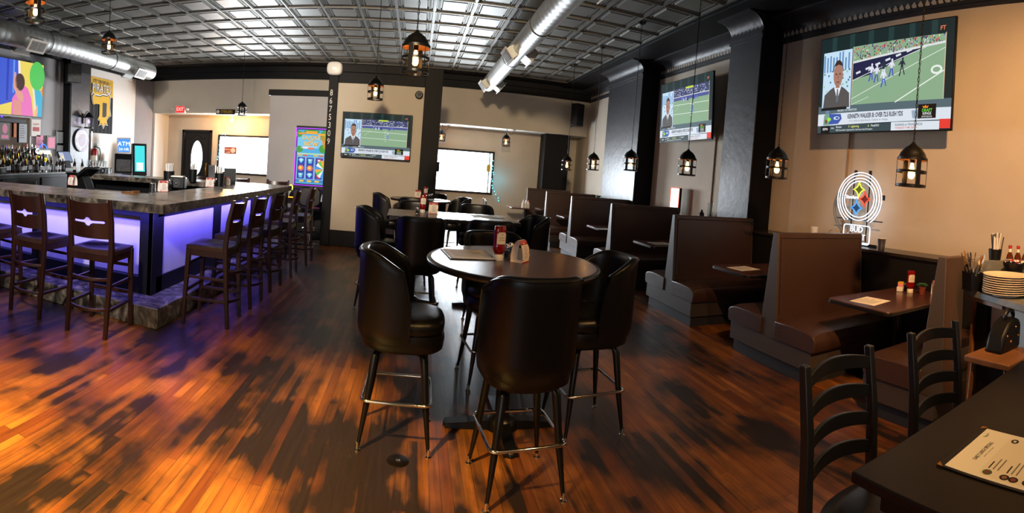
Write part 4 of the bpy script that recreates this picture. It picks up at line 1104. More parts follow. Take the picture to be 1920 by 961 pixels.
for k, (x, y, m) in enumerate(((0.052, -0.155, 'terracotta'), (0.050, -0.215, 'oak'), (0.050, -0.245, 'terracotta'), (0.052, -0.29, 'oak'), (0.052, -0.33, 'terracotta'))):
    g.m('black_cloth' if k else 'leaf').prism(ell(x, y, 0.017, 0.016), 0.0051, 0.0054); g.m(m).prism(ell(x, y, 0.010, 0.009), 0.0054, 0.0058)
rr = random.Random(5)
for k in range(16):
    y = -0.148 - 0.016*k; x0 = 0.078
    if k % 4 == 3: continue
    g.m('paper_print' if k % 4 else 'ink'); g.box(x0, x0+ (0.05 if k % 4 == 0 else rr.uniform(0.06, 0.085)), y-0.0025, y+0.0025, 0.0051, 0.0054)
g.make('menu_sheet', t)
for (x, y, sx, sy) in ((0, 0, 1, -1), (Lm, 0, -1, -1), (0, -WM, 1, 1), (Lm, -WM, -1, 1)):
    g = G().m('brass'); g.prism([(x-sx*0.001, y-sy*0.001), (x+sx*0.022, y-sy*0.001), (x-sx*0.001, y+sy*0.022)], -0.0003, 0.0062); g.make('corner_guard', t)

# ================================================================== table top things
def make_ketchup():
    t = thing('ketchup_bottle', '', 'ketchup bottle')
    g = G().m('ketchup'); g.lathe([(0.0, 0.030), (0.018, 0.030), (0.024, 0.036), (0.036, 0.052), (0.0385, 0.066), (0.036, 0.082), (0.0345, 0.095), (0.036, 0.12), (0.036, 0.165), (0.034, 0.182), (0.030, 0.19), (0.0, 0.192)], seg=28, sy=0.72); g.make('bottle', t, sharp=60)
    g = G().m('cap_white'); g.lathe([(0.0, 0), (0.027, 0.0), (0.028, 0.004), (0.028, 0.026), (0.022, 0.033)], seg=24, sy=0.9); g.make('cap', t, sharp=50)
    g = G().m('label_white')
    rows = []
    for i in range(11):
        a = -PI/2 + (i-5)*0.17; 
        rows.append([(0.0372*math.cos(a), 0.0372*0.72*math.sin(a), z) for z in (0.092, 0.15 if abs(i-5) > 3 else 0.158)])
    g.grid(rows); g.m('red_ink')
    g.text('KETCHUP', 0, 0.115, 0.011, y=-0.0288, sx=0.8); g.m('ink'); g.text('57', 0, 0.145, 0.012, y=-0.0288); g.text('TOMATO', 0, 0.128, 0.008, y=-0.0288)
    g.make('bottle_label', t); return t
kb = make_ketchup()
def place(o, loc, rz, lab, grp=None):
    o.location = loc; o.rotation_euler = (0, 0, rz); o['label'] = lab
    if grp: o['group'] = grp
    return o
KG = 'red ketchup bottles'
place(kb, atz(934, 487, 1.06), 0.35, 'red ketchup bottle standing on its white cap on the nearest round high table', KG)
kb.scale = (1.12, 1.12, 1.12)
dup(kb, atz(792, 398, 1.06), 0.1, 'red ketchup bottle on the rectangular high table', KG)
dup(kb, atz(797, 372, 1.06), 0.2, 'red ketchup bottle on the far round high table', KG)
k4 = dup(kb, atz(1706, 548, 0.77), -0.6, 'red ketchup bottle on the nearest booth table', KG)
def make_tent():
    t = thing('table_card', '', 'table card')     # faces -y, arched folded card
    g = G().m('card_white'); W2 = 0.052; d = 0.040; H_ = 0.135; rows = []
    prof = [(-d, 0), (-d*1.06, 0.045), (-d*0.85, 0.09), (-d*0.35, H_-0.008), (-0.004, H_), (0.004, H_), (d*0.35, H_-0.008), (d*0.85, 0.09), (d*1.06, 0.045), (d, 0)]
    for x in (-W2, W2): rows.append([(x, y, z) for y, z in prof])
    V = g.grid(rows)
    rows = []
    for x in (-W2, W2): rows.append([(x, y*0.95, z-0.0012 if z > 0.01 else 0.001) for y, z in prof])
    g.grid(rows); g.quad((-W2, -d, 0.001), (W2, -d, 0.001), (W2, d, 0.001), (-W2, d, 0.001)); c = g.make('card', t, sharp=60)
    g = G().m('card_red')
    for s in (-1, 1):
        def on(z):   # y on the face at height z
            pr = prof[:5]
            for (ya, za), (yb, zb) in zip(pr, pr[1:]):
                if za <= z <= zb: return s*(-(ya + (yb-ya)*(z-za)/(zb-za)) + 0.0007)
            return s*0.0007
        def patch(x0, x1, z0, z1, m, n=5):
            g.m(m); g.grid([[(x, on(z0+(z1-z0)*j/n), z0+(z1-z0)*j/n) for j in range(n+1)] for x in (x0, x1)])
        patch(-W2, W2, 0.108, 0.1345, 'card_red'); patch(-W2, W2, 0.0, 0.006, 'card_red')
        patch(-0.02, 0.02, 0.112, 0.122, 'card_white')
        for k in range(9): patch(-0.030+0.006*(k % 3), 0.030-0.006*((k+1) % 3), 0.028+0.0085*k, 0.0305+0.0085*k, 'paper_print', 1)
        patch(-0.045, -0.034, 0.012, 0.022, 'card_red', 1); patch(W2-0.008, W2, 0.05, 0.06, 'card_red', 1)
    g.make('print', c); return t
tc0 = make_tent(); TG = 'white and red arched table cards'
place(tc0, atz(974, 490, 1.06), 0.95, 'white and red arched card on the nearest round high table', TG)
dup(tc0, atz(812, 400, 1.06), 0.1, 'white and red arched card on the rectangular high table', TG)
dup(tc0, atz(783, 370, 1.06), 0.1, 'white and red arched card on the far round high table', TG)
dup(tc0, atz(1757, 552, 0.77), -0.75, 'orange lit arched card on the nearest booth table beside the plant', TG)
dup(tc0, atz(136, 347, BT), -0.2, 'white and red arched card on the left wing of the bar', TG)
dup(tc0, atz(305, 359, BT), 0.9, 'white and red arched card on the bar beside the black napkin box', TG)
dup(tc0, atz(393, 350, BT), 0.7, 'arched card on the right wing of the bar beside the straw holder', TG)
dup(tc0, atz(424, 347, BT), 1.1, 'arched card on the bar right of the straw holder', TG)
def make_shaker():
    t = thing('shaker', '', 'shaker')
    g = G().m('clear_glass'); g.lathe([(0.0, 0), (0.019, 0), (0.020, 0.005), (0.016, 0.055), (0.017, 0.062)], seg=14); g.make('jar', t, sharp=60)
    g = G().m('salt'); g.lathe([(0.0, 0.002), (0.0165, 0.003), (0.0145, 0.040), (0.0, 0.041)], seg=12); g.make('contents', t)
    g = G().m('chrome'); g.lathe([(0.018, 0.060), (0.018, 0.074), (0.012, 0.083), (0.0, 0.085)], seg=14); g.make('lid', t); return t
sh = make_shaker(); SG = 'glass salt and pepper shakers'
place(sh, atz(950, 481, 1.06), 0, 'glass shaker behind the ketchup on the nearest round high table', SG)
for (u, v, z, lab) in ((957, 478, 1.06, 'glass shaker beside the arched card on the nearest round high table'), (782, 400, 1.06, 'glass shaker left of the ketchup on the rectangular high table'), (804, 372, 1.06, 'glass shaker left one on the far round high table'), (809, 371, 1.06, 'glass shaker right one on the far round high table'), (1696, 545, 0.77, 'glass shaker on the nearest booth table'), (1704, 546, 0.77, 'glass shaker right in front of the ketchup on the nearest booth table')):
    s2 = dup(sh, atz(u, v, z), 0, lab, SG)
# sugar caddy and potted plant
t = thing('sugar_caddy', 'small white caddy of pink and yellow packets on the nearest booth table', 'caddy', atz(1688, 545, 0.77), 0.4)
g = G().m('white_plastic'); g.box(-0.045, 0.045, -0.03, 0.03, 0, 0.045); g.make('caddy', t, bevel=0.004)
for k in range(6):
    g = G().m(['pink_paper', 'gold_cloth', 'pink_paper', 'paper', 'gold_cloth', 'pink_paper'][k]); g.box(-0.04+0.013*k, -0.036+0.013*k, -0.025, 0.02+0.004*(k % 2), 0.02, 0.075+0.008*((k*2) % 3)); g.make('packet', t)
t = thing('potted_plant', 'small succulent in a terracotta pot on the nearest booth table', 'plant', atz(1728, 551, 0.77), 0)
g = G().m('terracotta'); g.lathe([(0.0, 0), (0.026, 0), (0.036, 0.06), (0.040, 0.062), (0.040, 0.074), (0.034, 0.074), (0.033, 0.066), (0.0, 0.066)], seg=20); g.make('pot', t)
g = G().m('leaf')
for ring in range(4):
    n = 7+ring*2
    for k in range(n):
        a = 2*PI*k/n + ring*0.4; tilt = 0.25+0.30*ring; L_ = 0.030+0.010*ring
        d = Vector((math.cos(a)*math.sin(tilt+0.3), math.sin(a)*math.sin(tilt+0.3), math.cos(tilt+0.3))); sd = Vector((-math.sin(a), math.cos(a), 0)); o_ = Vector((0, 0, 0.08))
        up = d.cross(sd)
        P_ = [o_, o_+d*L_*0.5+sd*0.010, o_+d*L_, o_+d*L_*0.5-sd*0.010]
        A1 = [g.v(p+up*0.002) for p in P_]; A2 = [g.v(p-up*0.002) for p in P_]
        g.f(A1); g.f(A2[::-1])
        for q in range(4): g.f([A1[q], A1[(q+1) % 4], A2[(q+1) % 4], A2[q]])
g.make('leaves', t)
# papers and menus on the tables
def paper(u, v, z, rz, w, h, lab, grp=None, folder=False):
    p = atz(u, v, z); g = G()
    if folder: g.m('black_plastic').box(-w/2-0.012, w/2+0.012, -h/2-0.012, h/2+0.012, 0, 0.003)
    zz = 0.003 if folder else 0.0
    g.m('paper').box(-w/2, w/2, -h/2, h/2, zz, zz+0.0012); g.m('paper_print'); r2 = random.Random(u)
    for k in range(9):
        y = h*0.40 - h*0.085*k
        g.box(-w*0.38, -w*0.38+w*r2.uniform(0.4, 0.75), y-0.003, y+0.003, zz+0.0012, zz+0.0015)
    o = g.make('menu' if folder else 'paper_sheet'); o.rotation_euler = (0, 0, rz)
    return tag(o, lab, 'menu' if folder else 'paper', grp, p + Vector((0, 0, 0.0006)))
paper(878, 477, 1.06, 0.12, 0.28, 0.34, 'cream menu lying at the left on the nearest round high table', None, True)
paper(913, 406, 1.06, 0.05, 0.36, 0.28, 'black edged menu on the right end of the rectangular high table', None, True)
m3 = paper(820, 367, 1.06, 0.1, 0.26, 0.2, 'orange lit menu on the far round high table', None, True); m3.location = (0.38, 8.55, 1.0606)
paper(1632, 564, 0.77, 0.15, 0.30, 0.24, 'white paper sheet on the nearest booth table')
paper(1394, 503, 0.77, 0.15, 0.30, 0.24, 'white paper sheet on the second booth table from the front')
paper(1238, 456, 0.77, 0.1, 0.30, 0.24, 'pale paper on the third booth table from the front')
paper(1130, 429, 0.77, 0.1, 0.30, 0.24, 'pale paper on the fourth booth table from the front')

# ================================================================== service station with plates
ST = Vector((3.24, 1.60, 0)); sa = math.atan2(1.02-1.60, 2.92-3.24)
def onray(u, dist, z):
    d = ray(u, 500); h = math.hypot(d.x, d.y); return Vector((d.x/h*dist, d.y/h*dist, z))
t = thing('service_counter', 'grey laminate plate counter on a white half wall with black end post', 'counter', ST, sa)
# local +x runs along the front edge towards the camera side, +y away to the wall
g = G().m('grey_laminate'); g.box(0, 0.74, 0, 0.62, 1.005, 1.05); g.make('counter_top', t, bevel=0.004)
g = G().m('grey_laminate'); g.box(-0.0, 0.03, 0.03, 0.60, 1.05, 1.25); g.make('side_splash', t, bevel=0.003)
g = G().m('grey_laminate'); g.box(0.03, 0.74, 0.36, 0.62, 1.05, 1.20); g.make('raised_shelf', t, bevel=0.004)
g = G().m('oak'); g.box(0.02, 0.42, 0.02, 0.05, 0.975, 1.005); g.make('trim_strip', t)
g = G().m('white_paint'); g.box(0.17, 0.74, 0.13, 0.55, 0, 1.004); g.make('half_wall', t)
g = G().m('black_paint'); g.box(0.03, 0.17, 0.10, 0.56, 0, 1.004); g.make('end_post', t, bevel=0.004)
g = G().m('oak'); g.box(0.0, 0.03, 0.08, 0.55, 0, 1.004); g.make('edge_strip', t)
TM_ = Matrix.Translation(ST) @ Matrix.Rotation(sa, 4, 'Z')
def onst(x, y, z=1.05): return TM_ @ Vector((x, y, z))
PG = 'round cream plates in the stack'
g = G().m('plate'); g.lathe([(0.0, 0.004), (0.075, 0.004), (0.085, 0.006), (0.132, 0.018), (0.136, 0.020), (0.135, 0.0225), (0.128, 0.021), (0.083, 0.010), (0.0, 0.008)], seg=48); g.lathe([(0.07, 0), (0.078, 0.0), (0.078, 0.005), (0.07, 0.005)], seg=32, caps=False)
pl0 = g.make('plate', sharp=50); pp_ = onray(1889, 3.42, 1.05)
for v_ in pl0.data.vertices: v_.co *= 1.2
for k in range(9):
    o = pl0 if k == 0 else pl0.copy()
    if k: COL.objects.link(o)
    o.location = (pp_.x + R_.uniform(-0.002, 0.002), pp_.y + R_.uniform(-0.002, 0.002), 1.0505 + 0.0145*k)
    tag(o, 'cream plate lying in the middle of the plate stack on the grey counter' if 0 < k < 8 else ('lowest cream plate of the plate stack on the grey counter' if k == 0 else 'topmost cream plate of the plate stack on the grey counter'), 'plate', PG)
pw = onray(1826, 3.55, 1.05)
t = thing('cutlery_bin', 'black bin full of knives and forks beside the plate stack', 'cutlery bin', pw, sa)
g = G().m('black_plastic'); 
A1 = rrect(-0.075, 0.075, -0.05, 0.05, 0.015); g.prism(A1, 0, 0.006)
g.grid([[(x, y, z) for x, y in [(px*f, py*f) for px, py in A1]] for z, f in ((0.0, 0.92), (0.125, 1.04), (0.125, 0.98), (0.005, 0.88))], cv=True); g.make('bin', t)
for k in range(18):
    r3 = random.Random(k*7+1); x, y = r3.uniform(-0.055, 0.055), r3.uniform(-0.03, 0.03); tx, ty = r3.uniform(-0.35, 0.45), r3.uniform(-0.2, 0.2)
    L_ = r3.uniform(0.22, 0.27); M = Matrix.Translation((x, y, 0.008)) @ Matrix.Rotation(tx, 4, 'Y') @ Matrix.Rotation(ty, 4, 'X') @ Matrix.Rotation(r3.uniform(0, 3), 4, 'Z')
    g = G(M).m('chrome' if k % 4 else 'brass')
    if k % 3 == 0:
        g.box(-0.004, 0.004, -0.001, 0.001, 0, L_-0.06); g.box(-0.011, 0.011, -0.001, 0.001, L_-0.062, L_-0.045)
        for q in range(4): g.box(-0.011+0.0063*q, -0.0085+0.0063*q, -0.001, 0.001, L_-0.045, L_)
        g.make('fork', t)
    else:
        g.prism([(-0.005, 0), (0.005, 0), (0.007, L_*0.5), (0.009, L_*0.85), (0.004, L_), (-0.004, L_*0.99), (-0.006, L_*0.5)], -0.0012, 0.0012, 'y'); g.make('knife', t)
pw = onray(1864, 3.80, 1.20) - Vector((0.05, 0.09, 0))
t = thing('cutlery_holder', 'black holder of wrapped cutlery and straws behind the plate stack', 'cutlery holder', pw + Vector((0.05, 0.09, 0)), sa)
g = G().m('black_plastic'); g.lathe([(0.04, 0), (0.052, 0.13), (0.049, 0.13), (0.038, 0.004)], seg=20); g.make('holder', t)
for k in range(16):
    r3 = random.Random(k+90); M = Matrix.Translation((r3.uniform(-0.025, 0.025), r3.uniform(-0.025, 0.025), 0.01)) @ Matrix.Rotation(r3.uniform(-0.18, 0.18), 4, 'Y') @ Matrix.Rotation(r3.uniform(-0.18, 0.18), 4, 'X')
    g = G(M).m('white_plastic' if k % 2 else 'pewter'); g.tube([(0, 0, 0), (0, 0, r3.uniform(0.2, 0.25))], 0.005, 6); g.make('straw', t)
def make_hot():
    t = thing('sauce_bottle', '', 'sauce bottle')
    g = G().m('amber_glass'); g.lathe([(0.0, 0), (0.026, 0), (0.027, 0.004), (0.027, 0.075), (0.022, 0.095), (0.012, 0.118), (0.011, 0.15)], seg=20); g.make('bottle', t, sharp=60)
    g = G().m('red_plastic'); g.lathe([(0.014, 0.145), (0.014, 0.168), (0.0, 0.168)], seg=16); g.make('cap', t)
    g = G().m('label_white'); g.lathe([(0.0275, 0.02), (0.0275, 0.065)], seg=20, caps=False); g.make('bottle_label', t); g = G().m('label_white'); g.lathe([(0.0128, 0.118), (0.0122, 0.143)], seg=14, caps=False); g.make('neck_label', t); return t
hb = make_hot(); HG = 'sauce bottles with red caps on the plate counter'
place(hb, onray(1892, 3.78, 1.20), 0, 'dark sauce bottle with red cap, left one behind the plates', HG)
dup(hb, onray(1907, 3.78, 1.20), 0, 'amber sauce bottle with red cap, second behind the plates', HG)
dup(hb, onray(1921, 3.76, 1.20), 0, 'amber sauce bottle with red cap at the right edge of the frame', HG)
t = thing('wrapper_basket', 'basket of crumpled foil wrapped candy behind the plates', 'basket', onray(1901, 3.68, 1.20), 0)
g = G().m('black_plastic'); g.lathe([(0.07, 0), (0.085, 0.05), (0.082, 0.05), (0.068, 0.004)], seg=20); g.make('basket', t)
g = G()
for k in range(30):
    r3 = random.Random(k+5); a = r3.uniform(0, 2*PI); q = r3.uniform(0, 0.065); g.m(['red_plastic', 'white_plastic', 'pewter'][k % 3]); M0 = g.M
    g.M = Matrix.Translation((q*math.cos(a), q*math.sin(a), 0.045+r3.uniform(0, 0.02))) @ Matrix.Rotation(r3.uniform(0, 3), 4, Vector((r3.random(), r3.random(), 1)).normalized()); g.box(-0.014, 0.014, -0.008, 0.008, -0.005, 0.005); g.M = M0
o = g.make('candy', t); o['kind'] = 'stuff'
# wooden high chair with black booster seat against the half wall
hc = Vector((2.86, 1.12, 0))
t = thing('high_chair', 'wooden high chair frame holding a black plastic booster seat, cut by the right edge', 'high chair', hc, -0.1)
g = G().m('oak'); g.box(-0.20, 0.20, -0.15, 0.15, 0.72, 0.76); g.make('tray', t, bevel=0.008)
for sx in (-1, 1):
    for sy in (-1, 1):
        g = G().m('oak'); g.tube([(sx*0.16, sy*0.11, 0.72), (sx*0.18, sy*0.13, 0.0)], 0.016, 8); g.make('leg', t)
g = G().m('black_plastic'); g.box(-0.15, 0.15, -0.10, 0.10, 0.42, 0.72); g.make('booster_base', t, bevel=0.02)
g = G().m('black_plastic')
for i_, (y0) in enumerate((-0.02,)):
    out = [(-0.06, 0.76), (0.20, 0.76), (0.20, 0.90), (0.18, 0.94), (0.12, 0.955), (0.04, 0.93), (-0.03, 0.86)]
    g.prism(out, -0.02, 0.10, 'y')
g.make('booster_seat', t, bevel=0.02)
g = G().m('black_plastic'); g.tube([(0.13+0.055*math.cos(2*PI*k/24), 0.04, 0.955+0.040*math.sin(2*PI*k/24)) for k in range(24)], 0.014, 8, closed=True); g.make('carry_handle', t)
for (x, z) in ((0.01, 0.86), (0.06, 0.82), (0.12, 0.90), (0.16, 0.84)):
    g = G().m('brass'); g.lathe([(0.008, 0.0), (0.006, 0.004), (0.0, 0.005)], seg=10); g.bm.transform(Matrix.Translation((x, -0.02, z)) @ Matrix.Rotation(PI/2, 4, 'X')); g.make('rivet', t)

# ================================================================== right wall signs and things on the ledge
def star(cx, cz, r, n=6):
    pts = []
    for q in range(4):
        a = PI/2*q; p0 = Vector((math.cos(a), math.sin(a))); p2 = Vector((math.cos(a+PI/2), math.sin(a+PI/2)))
        for i in range(n):
            s = i/n; c = (p0+p2)*0.17
            v = p0*(1-s)**2 + c*2*s*(1-s) + p2*s*s; pts.append((cx + v.x*r*0.88, cz + v.y*r))
    return pts
t = thing('neon_sign', 'oval white neon football sign with yellow, red and blue stars on the right ledge', 'neon sign', (4.62, 3.74, 1.10), -PI/2)
g = G().m('black_steel'); g.box(-0.30, 0.30, -0.01, 0.01, 0.0, 0.03)
for x in (-0.12, 0.12): g.tube([(x, 0.02, 0.0), (x, 0.02, 0.88)], 0.008, 6)
for (x, z) in ((-0.34, 0.58), (0.34, 0.58), (-0.10, 0.86), (0.12, 0.86)): g.box(x-0.012, x+0.012, 0.0, 0.03, z-0.03, z+0.03)
g.tube([(-0.36, 0.03, 0.30), (0.34, 0.03, 0.30)], 0.007, 6)
g.make('frame', t)
cz = 0.545
tubes = [(0.335, 0.325, 0.70), (0.300, 0.290, 0.0), (0.262, 0.250, 0.0), (0.225, 0.212, 0.0)]
g = G().m(em((225, 238, 255), 1.7))
for k, (ra_, rb_, gap) in enumerate(((0.335, 0.318, 0.62), (0.302, 0.286, 0.50), (0.262, 0.250, 0.0), (0.226, 0.214, 0.0))):
    n = 60; a0 = -PI/2 + gap; a1 = 3*PI/2 - gap
    g.tube([(ra_*math.cos(a0+(a1-a0)*i/n), -0.012, cz + rb_*math.sin(a0+(a1-a0)*i/n)) for i in range(n+(1 if gap else 0))], 0.0065, 6, closed=not gap)
g.make('white_tube', t)
for (x, z, c) in ((-0.01, cz+0.115, (226, 240, 70)), (0.085, cz+0.005, (255, 66, 36)), (-0.03, cz-0.105, (60, 150, 240))):
    g = G().m(em(c, 1.5)); g.tube([(a, -0.014, b) for a, b in star(x, z, 0.098)], 0.007, 6, closed=True); st_ = g.make('star_tube', t)
    g = G().m(em(tuple(int(q*0.55) for q in c), 0.5)); g.prism(star(x, z, 0.088), -0.002, 0.0, 'y'); g.make('star_backing', st_)
g = G().m(em((225, 238, 255), 1.7)); g.text('Steelers', -0.105, cz+0.02, 0.062, y=-0.016, depth=0.004); g.make('team_lettering', t)
g = G().m(em((225, 238, 255), 1.7)); pts = rrect(-0.20, 0.20, 0.02, 0.235, 0.03); g.tube([(a, -0.012, b) for a, b in pts], 0.007, 6, closed=True)
g.tube([(-0.19, -0.012, -0.0+0.035), (0.19, -0.012, 0.035)], 0.006, 6)
g.text('BUD', 0, 0.185, 0.10, y=-0.016, depth=0.004); g.text('LIGHT', 0, 0.095, 0.10, y=-0.016, depth=0.004); g.make('beer_lettering', t)
point('neon_glow', (4.45, 3.74, 1.55), 2.0, (0.85, 0.93, 1.0), 0.12)
# lit box sign further on
p = atx(1265, 374, 4.6)
t = thing('lit_sign', 'small bright white box sign with a red outline on the ledge, far right wall', 'light sign', (4.6, p.y, 1.10), -PI/2)
g = G().m('black_plastic'); g.box(-0.16, 0.16, 0.0, 0.05, 0.04, 0.50); g.make('case', t, bevel=0.006)
g = G().m(em((252, 250, 246), 2.2)); g.box(-0.15, 0.15, -0.004, 0.0, 0.05, 0.49); g.make('light_panel', t)
g = G().m(em((255, 60, 30), 2.5)); g.tube([(a, -0.008, b) for a, b in rrect(-0.157, 0.157, 0.043, 0.497, 0.02)], 0.006, 6, closed=True); g.make('red_outline', t)
g = G().m('black_plastic'); g.box(-0.12, 0.12, -0.02, 0.06, 0, 0.04); g.make('stand', t)
g = G().m(em((90, 120, 120), 1.0)); g.text('M', 0, 0.42, 0.05, y=-0.006); g.make('lettering', t)
def simple(name, lab, cat, m, fn, loc, rz=0, grp=None, sharp=40, bevel=0):
    g = G().m(m); fn(g); o = g.make(name, sharp=sharp, bevel=bevel); o.rotation_euler = (0, 0, rz); return tag(o, lab, cat, grp, loc)
t = thing('drinking_cup', 'ribbed metal tumbler on the ledge right of the neon sign', 'cup', (4.50, 3.28, 1.10))
g = G().m('pewter'); g.lathe([(0.0, 0), (0.034, 0), (0.036, 0.004), (0.038, 0.03), (0.041, 0.032), (0.041, 0.07), (0.044, 0.072), (0.045, 0.11), (0.049, 0.125), (0.046, 0.125), (0.04, 0.1), (0.032, 0.01), (0, 0.008)], seg=28); g.make('body', t, sharp=50)
g = G().m('white_plastic'); g.tube([(0.049*math.cos(2*PI*k/24), 0.049*math.sin(2*PI*k/24), 0.126) for k in range(24)], 0.003, 6, closed=True); g.make('rim', t)
p = atx(1527, 430, 4.66); simple('candle', 'white pillar candle on the ledge left of the neon sign', 'candle', 'white_plastic', lambda g: g.lathe([(0, 0), (0.045, 0), (0.045, 0.15), (0.03, 0.152), (0.0, 0.145)], seg=24), (4.66, p.y, 1.10))
p = atx(1555, 432, 4.7); simple('power_adapter', 'black plug adapter on the ledge beside the wall conduit', 'adapter', 'black_plastic', lambda g: (g.box(-0.035, 0.035, -0.02, 0.02, 0, 0.085), g.tube([(0, 0, 0.08), (0, 0, 0.12), (0.03, 0.02, 0.13)], 0.003, 5)), (4.7, p.y, 1.10), -PI/2, bevel=0.004)
p = atx(1316, 395, 4.66); simple('vase', 'small black vase on the ledge by the middle conduit', 'vase', 'black_plastic', lambda g: g.lathe([(0, 0), (0.04, 0), (0.045, 0.03), (0.045, 0.10), (0.02, 0.13), (0.012, 0.165), (0.0, 0.165)], seg=20), (4.66, p.y, 1.10))
p = atx(1333, 385, 4.6); simple('glass_vase', 'tall clear glass vase with pink stones beside the near pilaster', 'vase', 'clear_glass', lambda g: g.lathe([(0, 0.004), (0.04, 0.004), (0.055, 0.30), (0.052, 0.30), (0.037, 0.012), (0, 0.012)], seg=20), (4.6, p.y, 1.10))
simple('decor_pebbles', 'pink pebbles inside the clear glass vase', 'pebbles', 'pink_paper', lambda g: [g.lathe([(0.0, -0.008), (0.010, 0), (0.0, 0.008)], (0.018*math.cos(k*2.4), 0.018*math.sin(k*2.4), 0.022+0.008*k), 8) for k in range(10)], (4.6, p.y, 1.10))
p = atx(1093, 355, 4.6); simple('artificial_plant', 'small green plant on the ledge above the far booths', 'plant', 'leaf', lambda g: [g.quad((0, 0, 0), (0.10*math.cos(k*1.3), 0.22*math.sin(k*1.3), 0.10+0.02*(k % 4)), (0.12*math.cos(k*1.3+0.1), 0.26*math.sin(k*1.3+0.1), 0.14), (0.08*math.cos(k*1.3+0.25), 0.2*math.sin(k*1.3+0.25), 0.13)) for k in range(22)], (4.55, 11.9, 1.10))
# conduits from the televisions
for (y, z1, lab) in ((4.12, 2.41, 'thin painted conduit down the wall under the largest television'), (7.10, 2.42, 'thin painted conduit down the wall under the middle television')):
    g = G().m('copper_pipe'); g.tube([(XR-0.012, y, 1.10), (XR-0.012, y, z1+0.3)], 0.014, 8); g.box(XR-0.02, XR, y-0.02, y+0.02, 1.6, 1.62); tag(g.make('conduit'), lab, 'conduit')
# speakers
def speaker(lab, loc, rz, w=0.20, h=0.34, d=0.2, m='black_plastic', tilt=0.0):
    t = thing('wall_speaker', lab, 'speaker', loc, rz); M = Matrix.Rotation(tilt, 4, 'X')
    g = G(M).m(m); g.box(-w/2, w/2, -d/2, d/2, -h/2, h/2); g.make('cabinet', t, bevel=0.01)
    g = G(M).m('grey_laminate' if w > 0.3 else 'black_trim'); g.box(-w/2+0.012, w/2-0.012, -d/2-0.006, -d/2, -h/2+0.012, h/2-0.012); g.make('speaker_grille', t)
    g = G(M).m('black_steel'); g.tube([(0, d/2-0.02, -h/2+0.03), (0, d/2+0.10, -h/2-0.02), (0, d/2+0.14, -h/2-0.02)], 0.012, 6); g.make('bracket', t); return t
p = aty(1079, 193, 13.45); speaker('black speaker high in the far right corner of the room', (4.35, 13.45, 3.42), 0.5, 0.28, 0.62, 0.24)
p = aty(155, 134, 9.45); speaker('black and silver speaker high on the left pillar beside the banner', (-7.95, 9.60, 3.48), 0.95, 0.36, 0.46, 0.26)
p = aty(278, 240, 13.7); speaker('small black speaker on the wall left of the alcove', (p.x, 13.69, p.z), 0, 0.13, 0.24, 0.12)
t = thing('emergency_light', 'rounded white emergency light high on the partition post', 'emergency light', (-1.655, 9.32, 3.345))
g = G().m('white_plastic'); rows = []
for y, f in ((0.06, 1.0), (-0.02, 1.0), (-0.045, 0.93), (-0.06, 0.75)):
    rows.append([(0.145*f*math.copysign(abs(math.cos(2*PI*k/32))**0.65, math.cos(2*PI*k/32)), y, 0.125*f*math.copysign(abs(math.sin(2*PI*k/32))**0.65, math.sin(2*PI*k/32))) for k in range(32)])
V = g.grid(rows, cv=True); g.f(V[-1]); g.f(V[0][::-1]); g.make('body', t, sharp=60)
g = G().m(em((250, 250, 240), 1.2)); g.box(-0.035, 0.035, -0.064, -0.06, -0.012, 0.012); g.make('indicator', t)
t = thing('wall_speaker', 'round black speaker ball on the partition beside the dark post', 'speaker', (-0.05, 9.38, 2.95))
g = G().m('black_plastic'); g.lathe([(0, -0.05), (0.06, -0.045), (0.075, -0.01), (0.075, 0.03)], seg=24); 
g.bm.transform(Matrix.Rotation(PI/2, 4, 'X')) ; g.bm.transform(Matrix.Scale(-1, 4, (0, 1, 0))); g.make('body', t)
g = G().m('grey_laminate'); g.tube([(0.045*math.cos(2*PI*k/20), -0.045, 0.045*math.sin(2*PI*k/20)) for k in range(20)], 0.004, 5, closed=True); g.make('ring', t)
# exit sign and name board on the header
p = aty(338, 205, 13.72)
t = thing('exit_sign', 'red lit EXIT sign with two lamp heads over the alcove opening', 'exit sign', (p.x, 13.74, p.z))
g = G().m('white_plastic'); g.box(-0.16, 0.16, -0.03, 0.06, -0.11, 0.11); g.make('case', t, bevel=0.005)
g = G().m(em((235, 40, 40), 1.6)); g.box(-0.145, 0.145, -0.034, -0.03, -0.095, 0.095); g.make('red_face', t)
g = G().m(em((255, 190, 180), 2.0)); g.text('EXIT', 0, 0, 0.15, y=-0.037, sx=0.8); g.make('lettering', t)
for s in (-1, 1):
    g = G().m('white_plastic'); g.lathe([(0.0, -0.03), (0.06, -0.02), (0.07, 0.03), (0.0, 0.04)], (s*0.24, -0.02, 0), 16); g.tube([(s*0.16, 0, 0), (s*0.24, 0, 0)], 0.012, 6); g.make('lamp_head', t)
p = aty(422, 208, 13.72)
t = thing('name_board', 'narrow black board with gold lettering over the alcove opening', 'sign', (p.x, 13.74, p.z-0.02))
g = G().m('black_plastic'); g.box(-0.30, 0.30, 0, 0.03, -0.075, 0.075); g.make('board', t, bevel=0.003)
g = G().m('gold_cloth'); g.text('STEELERS', 0.04, 0, 0.11, y=-0.003, sx=0.85); g.m('white_plastic').prism(ell(-0.235, 0, 0.05, 0.05), -0.003, -0.001, 'y'); g.m('gold_cloth').prism(star(-0.245, 0.012, 0.022), -0.005, -0.003, 'y'); g.make('lettering', t)

# ================================================================== left wall things
XW = XL + 0.012
def onleft(u, v, x=XL): return atx(u, v, x)
